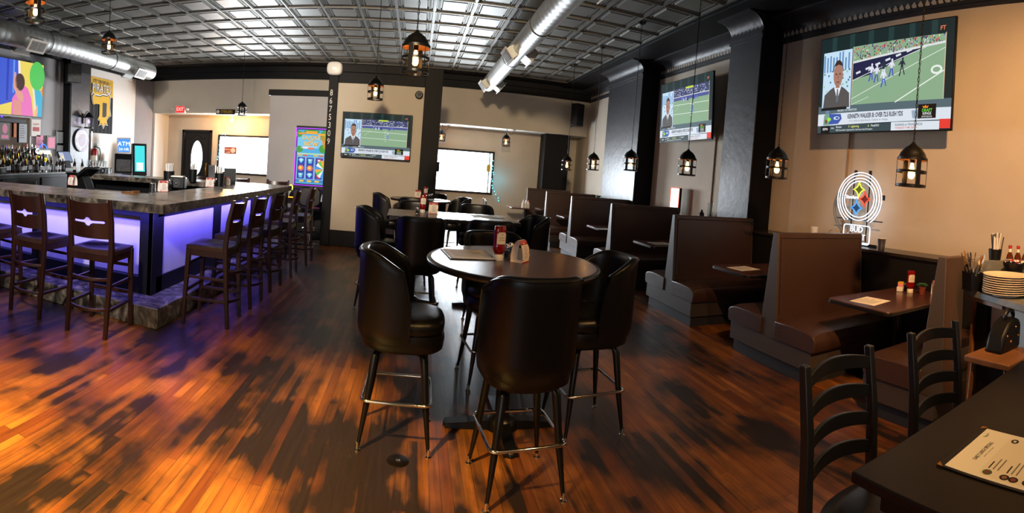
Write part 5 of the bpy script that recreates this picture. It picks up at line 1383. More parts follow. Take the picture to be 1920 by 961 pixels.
# banner
b0_, b1_ = atx(171, 142, XW), atx(207, 148, XW); z1_, z0_ = 3.62, 2.10
y0_, y1_ = 10.78, 11.92
t = thing('team_banner', 'black and gold team banner with a letter P emblem on the left wall', 'banner', (XL+0.02, (y0_+y1_)/2, z0_), PI/2)
Wb, Hb = y1_-y0_, z1_-z0_
def wave(x, z): return -0.012 - 0.012*math.sin(x*34+z*2) * (0.3+0.7*(1-z/Hb))
def cloth(m, x0, x1, za, zb):
    g = G().m(m); g.grid([[(x, wave(x, z), z) for z in [za+(zb-za)*j/8 for j in range(9)]] for x in [x0+(x1-x0)*i/36 for i in range(37)]]); return g
g = cloth('gold_cloth', -Wb/2, Wb/2, Hb*0.68, Hb); g.make('gold_field', t)
g = cloth('black_cloth', -Wb/2, Wb/2, 0, Hb*0.68); g.make('black_field', t)
g = G().m('ink'); g.text('PITTSBURGH', 0, Hb*0.925, 0.13, y=-0.030, sx=1.05); g.text('PIRATES', 0.005, Hb*0.80, 0.315, y=-0.028, sx=0.83); g.m('white_cloth').text('PIRATES', 0, Hb*0.805, 0.30, y=-0.034, sx=0.82); g.make('lettering', t)
pe = [(-0.40, 0.44), (-0.34, 0.52), (-0.27, 0.46), (-0.05, 0.46), (0.02, 0.50), (0.22, 0.50), (0.30, 0.54), (0.36, 0.44), (0.35, 0.15), (0.40, -0.05), (0.30, -0.10), (0.22, -0.20), (0.28, -0.32), (0.16, -0.30), (0.10, -0.42), (0.02, -0.30), (-0.08, -0.34), (-0.05, -0.22), (-0.14, -0.18), (-0.08, -0.08), (-0.08, 0.24), (-0.26, 0.24), (-0.34, 0.20), (-0.38, 0.30)]
g = G().m('white_cloth'); g.prism([((x+0.0)*1.05*Wb, (z+0.02)*1.06+Hb*0.36) for x, z in pe], -0.032, -0.030, 'y'); g.m('ink').prism([(x*1.0*Wb, z*1.0+Hb*0.365+0.01) for x, z in pe], -0.034, -0.033, 'y'); g.m('gold_cloth').prism([((x*0.94)*Wb, z*0.94+Hb*0.365+0.015) for x, z in pe], -0.037, -0.035, 'y')
g.m('ink').prism([(0.04*Wb, 0.30+Hb*0.365), (0.21*Wb, 0.30+Hb*0.365), (0.21*Wb, -0.06+Hb*0.365), (0.16*Wb, -0.10+Hb*0.365), (0.04*Wb, -0.10+Hb*0.365)], -0.040, -0.038, 'y'); g.make('emblem', t)
# round whitewood plaque, with a wall lantern over it
t = thing('round_plaque', 'round white wooden plaque with lettering on the grey left pillar', 'wall plaque', (-8.155, 10.22, 1.87), PI/2)
g = G().m('black_plastic'); g.prism(ell(0, 0, 0.30, 0.30, 48), -0.035, 0.0, 'y'); g.make('rim', t)
g = G().m('whitewood'); g.prism(ell(0, 0, 0.285, 0.285, 48), -0.042, -0.035, 'y'); pq = g.make('face', t)
g = G().m('pewter')
for k, ch in enumerate('WHITEOUT'):
    a = math.radians(160-20*k); g.text(ch, 0, 0, 0.07, M=Matrix.Translation((0.235*math.cos(a), -0.0435, 0.235*math.sin(a))) @ Matrix.Rotation(PI/2, 4, 'X') @ Matrix.Rotation(a-PI/2, 4, 'Z'))
for k, ch in enumerate('BAR'):
    a = math.radians(205+25*k); g.text(ch, 0, 0, 0.06, M=Matrix.Translation((0.235*math.cos(a), -0.0435, 0.235*math.sin(a))) @ Matrix.Rotation(PI/2, 4, 'X') @ Matrix.Rotation(a+PI/2, 4, 'Z'))
g.tube([(0.18*math.cos(2*PI*k/32), -0.043, 0.18*math.sin(2*PI*k/32)) for k in range(32)], 0.003, 5, closed=True); g.make('lettering', pq)
p = atx(159, 216, -7.98)
t = thing('wall_lantern', 'black caged wall lantern with a purple bulb on the left pillar', 'wall lamp', (-8.16, 10.32, 2.40), PI/2)
g = G().m('lantern_black'); g.box(-0.05, 0.05, -0.03, 0.0, -0.10, 0.16); g.tube([(0, -0.02, 0.10), (0, -0.10, 0.22), (0, -0.18, 0.20)], 0.01, 6); g.make('arm', t)
g = G().m('lantern_black')
for k in range(4):
    a = PI/4+PI/2*k; g.tube([(0.09*math.cos(a), -0.18+0.09*math.sin(a), -0.20), (0.10*math.cos(a), -0.18+0.10*math.sin(a), 0.06)], 0.008, 5)
g.lathe([(0.15, 0.05), (0.11, 0.09), (0.05, 0.17), (0.0, 0.20)], (0, -0.18, 0), 16); g.lathe([(0.13, -0.22), (0.13, -0.19)], (0, -0.18, 0), 16); g.make('cage', t)
g = G().m(em((170, 110, 255), 8.0)); g.lathe([(0.0, -0.10), (0.026, -0.07), (0.028, -0.03), (0.014, 0.0), (0.0, 0.02)], (0, -0.18, 0), 12); g.make('bulb', t)
point('purple_bulb_light', (-7.98, 10.32, 2.34), 7, (0.30, 0.08, 1.0), 0.03)
# mirror behind the bottles with posters
t = thing('bar_mirror', 'wide mirror on the left wall behind the liquor bottles', 'mirror', (XL+0.01, 7.6, 1.55), PI/2)
g = G().m('mirror'); g.box(-0.55, 0.95, -0.012, 0.0, 0.0, 0.80); g.make('mirror_glass', t)
g = G().m('white_paint'); g.box(-0.58, 0.98, -0.02, 0.0, 0.80, 0.84); g.box(0.95, 0.98, -0.02, 0, 0, 0.80); g.make('frame', t)
g = G().m(em((90, 60, 255), 3.0)); g.box(-0.40, -0.36, -0.03, -0.012, 0.0, 0.80); g.box(0.02, 0.05, -0.03, -0.012, 0.35, 0.80); g.make('led_strip', t)
for k, (y, z, w, h, m, lab) in enumerate(((7.70, 2.02, 0.30, 0.42, 'paper_print', 'dark portrait poster on the bar mirror'), (8.28, 1.98, 0.26, 0.44, 'grey_paper', 'pale grey notice on the bar mirror'), (8.02, 2.05, 0.08, 0.34, 'orange_paper', 'narrow orange leaflet on the bar mirror'), (8.72, 2.12, 0.32, 0.40, 'paper', 'white poster with red lettering at the right of the bar mirror'), (8.86, 1.80, 0.24, 0.30, 'pink_paper', 'colourful leaflet under the white poster'), (9.28, 1.78, 0.26, 0.26, 'pink_paper', 'pink framed notice beside the dark pillar'), (9.60, 1.92, 0.24, 0.28, 'grey_paper', 'upper grey framed certificate beside the dark pillar'), (9.62, 1.60, 0.22, 0.24, 'grey_paper', 'lower grey framed certificate beside the dark pillar'))):
    t = thing('framed_notice' if k > 4 else 'poster', lab, 'poster', (XL+0.035, y, z), PI/2)
    if k > 4: g = G().m('black_plastic'); g.box(-w/2-0.04, w/2+0.04, -0.02, 0.0, -h/2-0.04, h/2+0.04); g.make('frame', t, bevel=0.003)
    g = G().m(m); g.box(-w/2, w/2, -0.026, -0.018, -h/2, h/2)
    g.m('red_ink' if k == 3 else 'paper_print' if m != 'paper_print' else 'pink_paper')
    if k == 3: g.text('HAPPY', 0, 0.08, 0.08, y=-0.028); g.box(-w*0.36, w*0.36, -0.028, -0.026, -0.08, 0.02)
    elif k == 0: g.prism(ell(0, 0.04, 0.08, 0.11), -0.028, -0.026, 'y'); g.box(-0.11, 0.11, -0.028, -0.026, -0.18, -0.10)
    elif k != 5 and k < 6:
        for q in range(6): g.box(-w*0.35, w*(0.1+0.05*(q % 4)), -0.028, -0.026, h*0.34-q*h*0.12, h*0.38-q*h*0.12)
    g.make('print', t)
# neon beer sign
p = atx(79, 287, -8.3)
t = thing('neon_beer_sign', 'small neon beer sign in white, yellow and blue on the left wall', 'neon sign', (-8.28, p.y, p.z-0.02), PI/2)
g = G().m('black_plastic'); g.box(-0.26, 0.26, 0.0, 0.03, -0.28, 0.14); g.tube([(-0.12, 0.01, 0.14), (0, 0.01, 0.34), (0.12, 0.01, 0.14)], 0.006, 5); g.make('backing', t)
g = G().m(em((245, 250, 255), 3.4)); g.text('Corona', 0, 0.06, 0.20, y=-0.012, depth=0.008, sx=0.85); g.make('white_lettering', t)
g = G().m(em((255, 225, 50), 2.6)); g.text('Extra', 0, -0.12, 0.17, y=-0.012, depth=0.008); g.tube([(-0.24, -0.01, -0.19), (0.24, -0.01, -0.19)], 0.008, 6); g.make('yellow_lettering', t)
g = G().m(em((50, 110, 255), 2.6)); g.tube([(-0.14+0.28*k/12, -0.012, 0.14+0.10*math.sin(PI*k/12)) for k in range(13)], 0.012, 6); g.make('blue_tube', t); g = G().m(em((50, 110, 255), 2.6)); g.tube([(-0.10+0.2*k/12, -0.012, -0.22-0.05*math.sin(PI*k/12)) for k in range(13)], 0.010, 6); g.make('blue_tube', t)
# fire extinguisher
p = atx(180, 302, -8.2)
t = thing('fire_extinguisher', 'red fire extinguisher hung on the left wall under the banner', 'fire extinguisher', (-8.27, p.y, 1.18))
g = G().m('red_metal'); g.lathe([(0, 0), (0.085, 0), (0.09, 0.03), (0.09, 0.42), (0.06, 0.48), (0.03, 0.50)], seg=20); g.make('tank', t)
g = G().m('black_steel'); g.lathe([(0.03, 0.5), (0.03, 0.55), (0, 0.56)], seg=10); g.box(-0.02, 0.12, -0.015, 0.015, 0.55, 0.57); g.box(-0.02, 0.11, -0.015, 0.015, 0.60, 0.615); g.make('valve_handle', t)
g = G().m('black_plastic'); g.tube([(0.03, 0, 0.54), (0.12, 0.08, 0.50), (0.13, 0.12, 0.36), (0.10, 0.11, 0.18)], 0.013, 8); g.make('hose', t)
g = G().m('label_white'); g.lathe([(0.0915, 0.16), (0.0915, 0.30)], seg=20, caps=False); g.make('tank_label', t)
simple('thermometer', 'thin white and green thermometer strip on the left wall', 'thermometer', 'white_plastic', lambda g: g.box(-0.035, 0.035, -0.015, 0, -0.42, 0.42), (XL+0.03, 10.95, 1.72), PI/2, bevel=0.004)

# ================================================================== liquor bottles on the back bar
BOT = []
def make_bottle(kind):
    t = thing('liquor_bottle', '', 'bottle')
    specs = {0: ('clear_glass', [(0, 0), (0.037, 0), (0.038, 0.01), (0.038, 0.17), (0.016, 0.215), (0.013, 0.225), (0.013, 0.28)]),
             1: ('amber_glass', [(0, 0), (0.040, 0), (0.041, 0.01), (0.041, 0.14), (0.036, 0.17), (0.015, 0.20), (0.014, 0.26)]),
             2: ('green_glass', [(0, 0), (0.036, 0), (0.037, 0.01), (0.037, 0.18), (0.014, 0.24), (0.013, 0.30)]),
             3: ('brown_glass', [(0, 0), (0.038, 0), (0.039, 0.01), (0.039, 0.15), (0.030, 0.19), (0.014, 0.22), (0.013, 0.28)])}
    m, pr = specs[kind]; g = G().m(m); g.lathe(pr, seg=14); g.make('glass_body', t, sharp=60)
    r = pr[3][0]+0.0008; g = G().m(['grey_paper', 'paper', 'gold_cloth', 'ink'][kind]); g.lathe([(r, 0.05), (r, 0.12+0.01*kind)], seg=14, caps=False); g.make('bottle_label', t)
    top = pr[-1][1]; g = G().m(['chrome', 'red_plastic', 'black_plastic', 'brass'][kind]); g.lathe([(0.010, top), (0.009, top+0.03), (0.004, top+0.06), (0.0, top+0.062)], seg=8); g.make('pourer', t)
    return t
protos = [make_bottle(k) for k in range(4)]
names = ['clear', 'amber', 'green', 'dark brown']; used = [False]*4
rows_ = [(0.10, 1.09, 'front row on the back bar'), (-0.18, 1.20, 'middle shelf step of the back bar'), (-0.32, 1.32, 'top shelf step of the back bar')]
for ri, (dx, z, desc) in enumerate(rows_):
    n = 18
    for k in range(n):
        y = 6.95 + (1.95 if ri else 2.25)*(k+R_.uniform(-0.15, 0.15))/n
        kd = R_.choice([0, 0, 1, 3, 2] if ri else [0, 1, 3, 0]); x = -8.0+dx+R_.uniform(-0.03, 0.03)
        if ri == 0: x = -7.72 + R_.uniform(-0.10, 0.02)
        lab = '%s glass liquor bottle with pourer, %s' % (names[kd], desc); grp = '%s liquor bottles, %s' % (names[kd], desc)
        if not used[kd]: o = protos[kd]; o.location = (x, y, z); o['label'] = lab; o['group'] = grp; used[kd] = True
        else: o = dup(protos[kd], (x, y, z), R_.uniform(0, 6), lab, grp)
        s = R_.uniform(1.0, 1.25); o.scale = (s, s, s*R_.uniform(0.95, 1.15))

# registers on the back bar
def register(lab, loc, rz, tilt=0.5, s=1.0):
    t = thing('cash_register', lab, 'cash register', loc, rz); t.scale = (s, s, s)
    g = G().m('black_plastic'); g.box(-0.20, 0.20, -0.18, 0.20, 0, 0.10); g.make('cash_drawer', t, bevel=0.006)
    g = G().m('grey_laminate'); g.box(-0.19, 0.19, -0.186, -0.18, 0.015, 0.09); g.make('drawer_front', t)
    M = Matrix.Translation((0, 0, 0.26)) @ Matrix.Rotation(-tilt, 4, 'X')
    g = G().m('black_plastic'); g.prism([(-0.10, 0.10), (0.12, 0.10), (0.04, 0.26), (-0.04, 0.26)], -0.09, 0.09, 'x'); g.make('stand', t)
    g = G(M).m('black_plastic'); g.box(-0.21, 0.21, -0.02, 0.03, -0.05, 0.25); sc = g.make('monitor', t, bevel=0.006)
    g = G(M).m(em((150, 165, 210), 0.7)); g.box(-0.19, 0.19, -0.024, -0.02, -0.03, 0.23); g.m(em((225, 228, 240), 0.8)); g.box(-0.19, -0.05, -0.026, -0.024, -0.03, 0.20); g.make('screen', sc); return t
p = atx(122, 300, -7.9); register('touch screen cash register on the back bar beside the dark pillar', (-7.88, 9.32, 1.09), PI/2-0.1)
t = thing('pos_terminal', 'black angled order terminal seen from behind on the inner bar shelf', 'terminal', (-4.95, 6.35, 0.95), 0)
g = G().m('black_plastic'); g.prism([(-0.16, 0.0), (0.14, 0.0), (0.02, 0.24), (-0.06, 0.24)], -0.10, 0.10, 'y'); g.make('stand', t, bevel=0.008)
g = G(Matrix.Translation((0.0, 0, 0.28)) @ Matrix.Rotation(0.95, 4, 'Y')).m('black_plastic'); g.box(-0.02, 0.03, -0.19, 0.19, -0.16, 0.18); g.make('monitor', t, bevel=0.01)
# inner work counters inside the bar
t = thing('work_counter', 'low dark steel bartender station inside the bar', 'counter', (-4.4, 6.6, 0))
g = G().m('black_plastic'); g.box(-1.0, 0.9, -0.35, 0.25, 0, 0.90); g.make('cabinet', t, bevel=0.01)
g = G().m('black_steel'); g.box(-1.03, 0.93, -0.38, 0.28, 0.90, 0.95); g.make('work_top', t, bevel=0.004)
t = thing('bottle_station', 'dark cabinet at the far left of the bar carrying wine bottles and glasses', 'cabinet', (-6.74, 8.95, 0))
g = G().m('black_plastic'); g.box(-0.5, 0.5, -0.35, 0.35, 0, 1.07); g.make('cabinet', t, bevel=0.01)
g = G().m('black_steel'); g.box(-0.52, 0.52, -0.37, 0.37, 1.07, 1.11); g.make('cabinet_top', t, bevel=0.004)
t = thing('ice_cooler', 'black under counter cooler inside the right wing of the bar', 'cooler', (-3.12, 6.6, 0))
g = G().m('black_plastic'); g.box(-0.25, 0.18, -1.1, 1.1, 0, 0.86); g.make('cabinet', t, bevel=0.01)
g = G().m('black_steel'); g.box(-0.27, 0.20, -1.12, 1.12, 0.86, 0.90); g.make('lid', t, bevel=0.004)
for k in range(4):
    g = G().m('black_trim'); g.box(-0.262, -0.25, -1.02+0.52*k, -0.56+0.52*k, 0.08, 0.8); g.make('cooler_door', t, bevel=0.004)
# wine bottles and glasses standing on the work counter
g = None
def wine(lab, loc, m='brown_glass'):
    t = thing('wine_bottle', lab, 'bottle', loc, 0, 'wine bottles inside the bar')
    g = G().m(m); g.lathe([(0, 0), (0.037, 0), (0.038, 0.01), (0.038, 0.19), (0.015, 0.245), (0.014, 0.30), (0.0, 0.305)], seg=16); g.make('glass_body', t, sharp=60)
    g = G().m('label_white'); g.lathe([(0.0388, 0.06), (0.0388, 0.13)], seg=16, caps=False); g.make('bottle_label', t); return t
for k, (x, y, m) in enumerate(((-7.10, 8.70, 'brown_glass'), (-6.99, 8.84, 'green_glass'), (-6.90, 8.72, 'clear_glass'), (-6.80, 8.86, 'green_glass'))):
    wine(['dark wine bottle, leftmost inside the bar', 'green wine bottle second from left inside the bar', 'clear spirit bottle inside the bar', 'green wine bottle, rightmost inside the bar'][k], (x, y, 1.11), m)
g = G().m('clear_glass'); g.lathe([(0, 0), (0.032, 0), (0.034, 0.004), (0.040, 0.14), (0.037, 0.14), (0.031, 0.01), (0, 0.01)], seg=14)
gl0 = g.make('pint_glass', sharp=60)
q = 0
for tier in range(2):
    for i in range(6):
        for j in range(3):
            if tier and j: continue
            o = gl0 if q == 0 else gl0.copy()
            if q: COL.objects.link(o)
            q += 1
            o.location = (-6.68+0.088*i, 8.66+0.10*j, 1.111+0.142*tier)
            tag(o, 'clear pint glass on the %s tier of the glass rack inside the bar' % ['lower', 'upper'][tier], 'glass', 'pint glasses on the %s tier inside the bar' % ['lower', 'upper'][tier])

# things on the bar top
def cup_straws(lab, loc, s=1.0, logo=True, rz=0):
    t = thing('straw_holder', lab, 'straw holder', loc, rz); t.scale = (s, s, s)
    g = G().m('black_plastic'); g.lathe([(0, 0), (0.048, 0), (0.055, 0.15), (0.052, 0.15), (0.045, 0.006), (0, 0.006)], seg=20); g.make('cup', t)
    g = G().m('white_plastic')
    for k in range(18):
        r3 = random.Random(k); a = 2*PI*k/18; rr2 = 0.03*math.sqrt(r3.random())
        g.tube([(rr2*math.cos(a)*0.6, rr2*math.sin(a)*0.6, 0.01), (rr2*1.5*math.cos(a), rr2*1.5*math.sin(a), 0.21+0.02*r3.random())], 0.0035, 5)
    g.make('straws', t)
    return t
cup_straws('straw holder with white straws, behind the napkin box on the bar', atz(316, 349, BT), 1.45)
cup_straws('straw holder with white straws on the right wing of the bar', atz(411, 349, BT), 1.35)
cup_straws('straw holder farther along the far wing of the bar', atz(361, 340, BT), 1.4)
def caddy(lab, loc, rz):
    t = thing('napkin_box', lab, 'napkin box', loc, rz)
    g = G().m('black_plastic'); g.box(-0.09, 0.09, -0.07, 0.07, 0, 0.12); g.make('box', t, bevel=0.012)
    g = G().m('paper'); g.box(-0.07, 0.07, -0.055, 0.055, 0.12, 0.132); g.make('napkins', t)
    g = G().m('pewter'); g.tube([(0.035*math.cos(2*PI*k/20), -0.072, 0.06+0.035*math.sin(2*PI*k/20)) for k in range(20)], 0.003, 5, closed=True); g.text('W', 0, 0.06, 0.04, y=-0.0725); g.make('logo', t); return t
caddy('black napkin box with round logo on the bar near its corner', atz(333, 353, BT), 0.25).scale = (1.2, 1.2, 1.3)
caddy('black napkin box on the left back counter by the bottles', Vector((-7.62, 6.95, 1.09)), PI/2)
t = thing('menu_box', 'tall black menu holder behind the straws on the bar', 'menu holder', atz(420, 345, BT)+Vector((0, 0.25, 0)), 0.3)
g = G().m('black_plastic'); g.box(-0.10, 0.10, -0.02, 0.02, 0, 0.26); g.make('holder', t, bevel=0.004)
def glass_bits(lab, loc):
    t = thing('shaker', lab, 'shaker', loc, 0, SG); 
    for ch in sh.children:
        c = ch.copy(); COL.objects.link(c); c.parent = t
for k, (u, v, lab) in enumerate(((314, 357, 'glass shaker on the bar in front of the straws near the corner'), (318, 354, 'second glass shaker on the bar near the corner'), (401, 350, 'glass shaker on the right wing of the bar left of the straws'), (405, 349, 'second glass shaker on the right wing of the bar'))):
    o = dup(sh, atz(u, v, BT), 0, lab, SG); o.scale = (1.3, 1.3, 1.6)
t = thing('plastic_cup', 'upturned clear plastic cup on the bar', 'cup', atz(286, 365, BT))
g = G().m('clear_glass'); g.lathe([(0.045, 0), (0.034, 0.13), (0, 0.132), (0, 0.129), (0.032, 0.127), (0.042, 0)], seg=20, caps=False); g.make('cup', t)
g = G().m('oak'); 
for k in range(5): g.box(-0.09+0.004*k, 0.09-0.006*k, -0.05, 0.06-0.01*(k % 2), 0.004*k, 0.004*k+0.003)
g.box(0.07, 0.10, -0.05, 0.06, 0, 0.035); tag(g.make('kraft_napkins'), 'stack of folded brown kraft napkins on the bar', 'napkins', None, atz(243, 362, BT)).rotation_euler = (0, 0, -0.15)
# ATM and kiosk
p = atz(232, 330, 0.0)
t = thing('cash_machine', 'cash machine with a lit blue ATM topper by the left wall', 'cash machine', (-7.82, 11.75, 0), 0.62)
g = G().m('black_plastic'); g.box(-0.25, 0.25, -0.28, 0.28, 0, 1.05); g.prism([(-0.28, 1.05), (0.28, 1.05), (0.28, 1.55), (0.02, 1.55)], -0.25, 0.25, 'x'); g.make('cabinet', t, bevel=0.02)
g = G().m('grey_laminate'); g.prism([(-0.285, 1.06), (-0.275, 1.06), (0.01, 1.50), (0.0, 1.51)], -0.2, 0.2, 'x'); g.make('front_panel', t)
g = G().m('white_plastic'); g.box(-0.20, 0.20, -0.05, 0.10, 1.56, 2.0); tp = g.make('topper', t, bevel=0.02)
g = G().m(em((60, 130, 240), 1.6)); g.box(-0.16, 0.16, -0.056, -0.05, 1.60, 1.96); g.make('lit_panel', tp)
g = G().m(em((240, 246, 255), 2.0)); g.text('ATM', 0, 1.82, 0.17, y=-0.06); g.text('24 HR', 0, 1.67, 0.11, y=-0.06); g.make('lettering', tp)
t = thing('game_kiosk', 'black touch screen kiosk with a cyan screen beside the cash machine', 'kiosk', (-7.88, 12.62, 0), 0.85); t.scale = (0.85, 0.85, 0.93)
g = G().m('black_plastic'); g.box(-0.25, 0.25, -0.25, 0.25, 0, 1.0); g.prism([(-0.30, 1.0), (0.22, 1.0), (0.05, 2.0), (-0.14, 2.0)], -0.26, 0.26, 'x'); g.make('cabinet', t, bevel=0.02)
g = G().m(em((60, 200, 205), 1.4)); g.prism([(-0.285, 1.12), (-0.28, 1.12), (-0.148, 1.93), (-0.153, 1.93)], -0.18, 0.18, 'x'); g.m(em((210, 240, 235), 1.4)); g.prism([(-0.29, 1.15), (-0.285, 1.15), (-0.24, 1.40), (-0.245, 1.40)], -0.12, 0.12, 'x'); g.make('screen', t)

# ================================================================== slot machine
sx0, sx1, sy = -2.50, -1.84, 9.95
t = thing('slot_machine', 'tall slot machine with a bright duck game screen and purple light edges', 'slot machine', ((sx0+sx1)/2, sy, 0))
W2 = (sx1-sx0)/2
g = G().m('black_plastic'); g.box(-W2, W2, 0.0, 0.55, 0, 0.95); g.box(-W2, W2, 0.05, 0.5, 0.95, 2.30); g.make('cabinet', t, bevel=0.015)
g = G().m('black_plastic'); g.prism([(-0.30, 0.80), (0.0, 0.76), (0.02, 1.02), (-0.22, 0.90)], -W2, W2, 'x'); g.make('button_deck', t, bevel=0.006)
SW, SH = 2*W2-0.08, 1.10; cz_ = 1.67
g = G(Matrix.Translation((0, 0.045, cz_)))
q = lambda L, c, pts, s=1.0: scr(g, SW, SH, L, c, pts, s)
q(0, (80, 175, 225), rect(0, 0, 1, 1)); q(1, (120, 200, 235), rect(0, 0.10, 1, 0.34))
for (x, y, rx, ry) in ((0.05, 0.08, 0.12, 0.06), (0.95, 0.10, 0.13, 0.10), (0.95, 0.34, 0.16, 0.08), (0.08, 0.36, 0.14, 0.06), (0.5, 0.03, 0.3, 0.03)): q(2, (70, 160, 70), ell(x, y, rx, ry))
q(2, (230, 225, 235), ell(0.28, 0.33, 0.16, 0.02)); q(2, (225, 150, 60), [(0.85, 0.12), (1, 0.10), (1, 0.36), (0.93, 0.30)])
q(3, (240, 170, 50), rect(0.30, 0.02, 0.70, 0.075)); q(3, (235, 150, 50), rect(0.03, 0.05, 0.27, 0.085)); q(3, (240, 170, 60), rect(0.73, 0.06, 0.99, 0.10))
for s_, y, sz in (('DUCKS', 0.145, 0.105), ('IN A', 0.20, 0.05), ('ROW', 0.26, 0.11)):
    stext(g, SW, SH, 3, (200, 90, 30), s_, 0.51, y+0.006, sz, sx=1.02); stext(g, SW, SH, 4, (255, 205, 60), s_, 0.5, y, sz, sx=1.0)
stext(g, SW, SH, 4, (240, 245, 250), 'SHAKE YOUR TAIL', 0.5, 0.315, 0.028); q(3, (235, 120, 90), rect(0.40, 0.325, 0.62, 0.36))
q(2, (190, 220, 180), rect(0.02, 0.43, 0.98, 0.455)); 
for k in range(5): q(3, [(240, 190, 70), (230, 90, 60), (90, 160, 230)][k % 3], rect(0.05+0.19*k, 0.462, 0.20+0.19*k, 0.485))
for c_ in range(3):
    x0 = 0.04 + 0.325*c_; q(3, (200, 210, 235), rect(x0-0.012, 0.505, x0+0.287, 0.915)); q(4, (42, 66, 170), rect(x0, 0.51, x0+0.275, 0.91)); cx = x0+0.137
    for r in range(3):
        cy = 0.575 + 0.134*r
        if (c_ + r) % 3 == 0 and c_ < 2: q(5, (130, 215, 235), [(cx-0.10, cy-0.02), (cx-0.05, cy-0.045), (cx+0.05, cy-0.045), (cx+0.10, cy-0.02), (cx, cy+0.045)]); q(6, (200, 240, 250), [(cx-0.05, cy-0.04), (cx+0.05, cy-0.04), (cx, cy+0.02)])
        elif r == 1 and c_ < 2: q(5, (240, 150, 60), ell(cx, cy, 0.105, 0.052)); q(6, (235, 90, 120), ell(cx, cy, 0.085, 0.040)); q(7, (250, 210, 90), ell(cx-0.01, cy-0.004, 0.055, 0.028))
        else:
            cc = (220, 70, 70) if c_ == 2 else (110, 200, 220)
            q(5, cc, [(cx-0.09, cy-0.04), (cx+0.09, cy-0.04), (cx+0.05, cy+0.045), (cx-0.05, cy+0.045)]); q(6, (220, 240, 245), [(cx-0.05, cy-0.03), (cx+0.04, cy-0.03), (cx+0.02, cy), (cx-0.04, cy)])
for k in range(8):
    a0, a1 = PI/2+PI*k/8, PI/2+PI*(k+1)/8; c_ = [(250, 170, 60), (90, 200, 90), (245, 245, 235), (70, 150, 230)][k % 4]
    q(8, c_, [(1.0, 0.72), (1.0+0.30*math.cos(a0), 0.72-0.17*math.sin(a0)), (1.0+0.30*math.cos(a1), 0.72-0.17*math.sin(a1))])
q(3, (60, 130, 190), rect(0, 0.925, 1, 0.975))
for k in range(3): q(4, (245, 200, 70), rect(0.14+0.28*k, 0.935, 0.30+0.28*k, 0.965))
g.make('screen', t)
g = G().m(em((150, 50, 255), 3.0))
for pts in ([(-W2+0.01, 0.035, cz_-SH/2-0.03), (-W2+0.01, 0.035, cz_+SH/2+0.03), (W2-0.01, 0.035, cz_+SH/2+0.03), (W2-0.01, 0.035, cz_-SH/2-0.03)],): g.tube(pts, 0.012, 6, closed=True)
g.make('purple_edge_light', t)
g = G().m(em((225, 240, 80), 2.4)); g.tube([(-W2-0.02+0.035*math.cos(2*PI*k/16), -0.05, 1.02+0.06*math.sin(2*PI*k/16)) for k in range(16)], 0.010, 6, closed=True); g.make('yellow_light', t)
g = G().m(em((255, 60, 170), 3.0)); g.box(0.05, W2-0.02, -0.32, -0.305, 0.80, 0.82); g.make('pink_light_bar', t)
g = G().m(em((255, 170, 50), 2.2)); g.box(-W2-0.02, -W2+0.10, -0.315, -0.30, 0.84, 0.86); g.make('amber_light', t)
g = G().m(em((70, 220, 150), 1.8)); g.lathe([(0.05, 0), (0.03, 0.03), (0, 0.035)], (0.14, -0.24, 0.92), 12); g.make('spin_button', t)
t = thing('gaming_stool', 'black padded chrome pedestal stool in front of the slot machine', 'stool', (-1.98, 9.35, 0), 0.15)
g = G().m('vinyl_black'); g.lathe([(0, 0.62), (0.19, 0.62), (0.21, 0.65), (0.20, 0.70), (0, 0.72)], seg=24); g.make('seat', t)
g = G().m('vinyl_black'); g.prism([(x, z) for x, z in rrect(-0.20, 0.20, 0.74, 1.10, 0.10)], -0.24, -0.18, 'y'); g.box(-0.03, 0.03, -0.23, -0.19, 0.64, 0.76); g.make('backrest', t, bevel=0.02)
g = G().m('chrome'); g.tube([(0, 0, 0.02), (0, 0, 0.62)], 0.028, 16); g.make('post', t)
g = G().m('chrome'); g.lathe([(0.21, 0), (0.21, 0.012), (0.10, 0.03), (0.04, 0.05)], seg=28); g.make('base', t)
g = G().m('chrome'); g.tube([(0.13*math.cos(2*PI*k/24), 0.13*math.sin(2*PI*k/24), 0.30) for k in range(24)], 0.010, 6, closed=True); g.make('foot_ring', t)

# ================================================================== far alcove: chair, small table, lights and window things
t = thing('cafe_table', 'small dark table with white bottles by the farthest booth', 'table', (2.95, 12.95, 0))
g = G().m('table_laminate'); g.box(-0.45, 0.12, -0.35, 0.35, 0.72, 0.75); g.make('tabletop', t, bevel=0.004)
g = G().m('black_steel'); g.tube([(0, 0, 0), (0, 0, 0.72)], 0.04, 12); g.lathe([(0.25, 0), (0.24, 0.02), (0.04, 0.05)], seg=20); g.make('pedestal', t)
for k in range(3):
    simple('squeeze_bottle', ['left white squeeze bottle on the small far table', 'middle white squeeze bottle on the small far table', 'right white squeeze bottle with red top on the small far table'][k], 'bottle', 'white_plastic', lambda g: (g.lathe([(0, 0), (0.035, 0), (0.036, 0.13), (0.012, 0.155), (0.008, 0.20), (0, 0.20)], seg=12), g.m('red_plastic' if k == 2 else 'white_plastic').lathe([(0.02, 0.15), (0.01, 0.21), (0, 0.21)], seg=8)), (2.83+0.07*k, 12.75, 0.75), 0, 'white squeeze bottles')
t = thing('metal_chair', 'black padded metal frame chair at the small far table', 'chair', (2.05, 12.75, 0), -PI/2)
g = G().m('vinyl_black'); g.box(-0.20, 0.20, -0.20, 0.20, 0.44, 0.49); g.make('seat', t, bevel=0.015)
g = G().m('vinyl_black'); g.box(-0.17, 0.17, -0.235, -0.21, 0.62, 0.88); g.make('backrest', t, bevel=0.01)
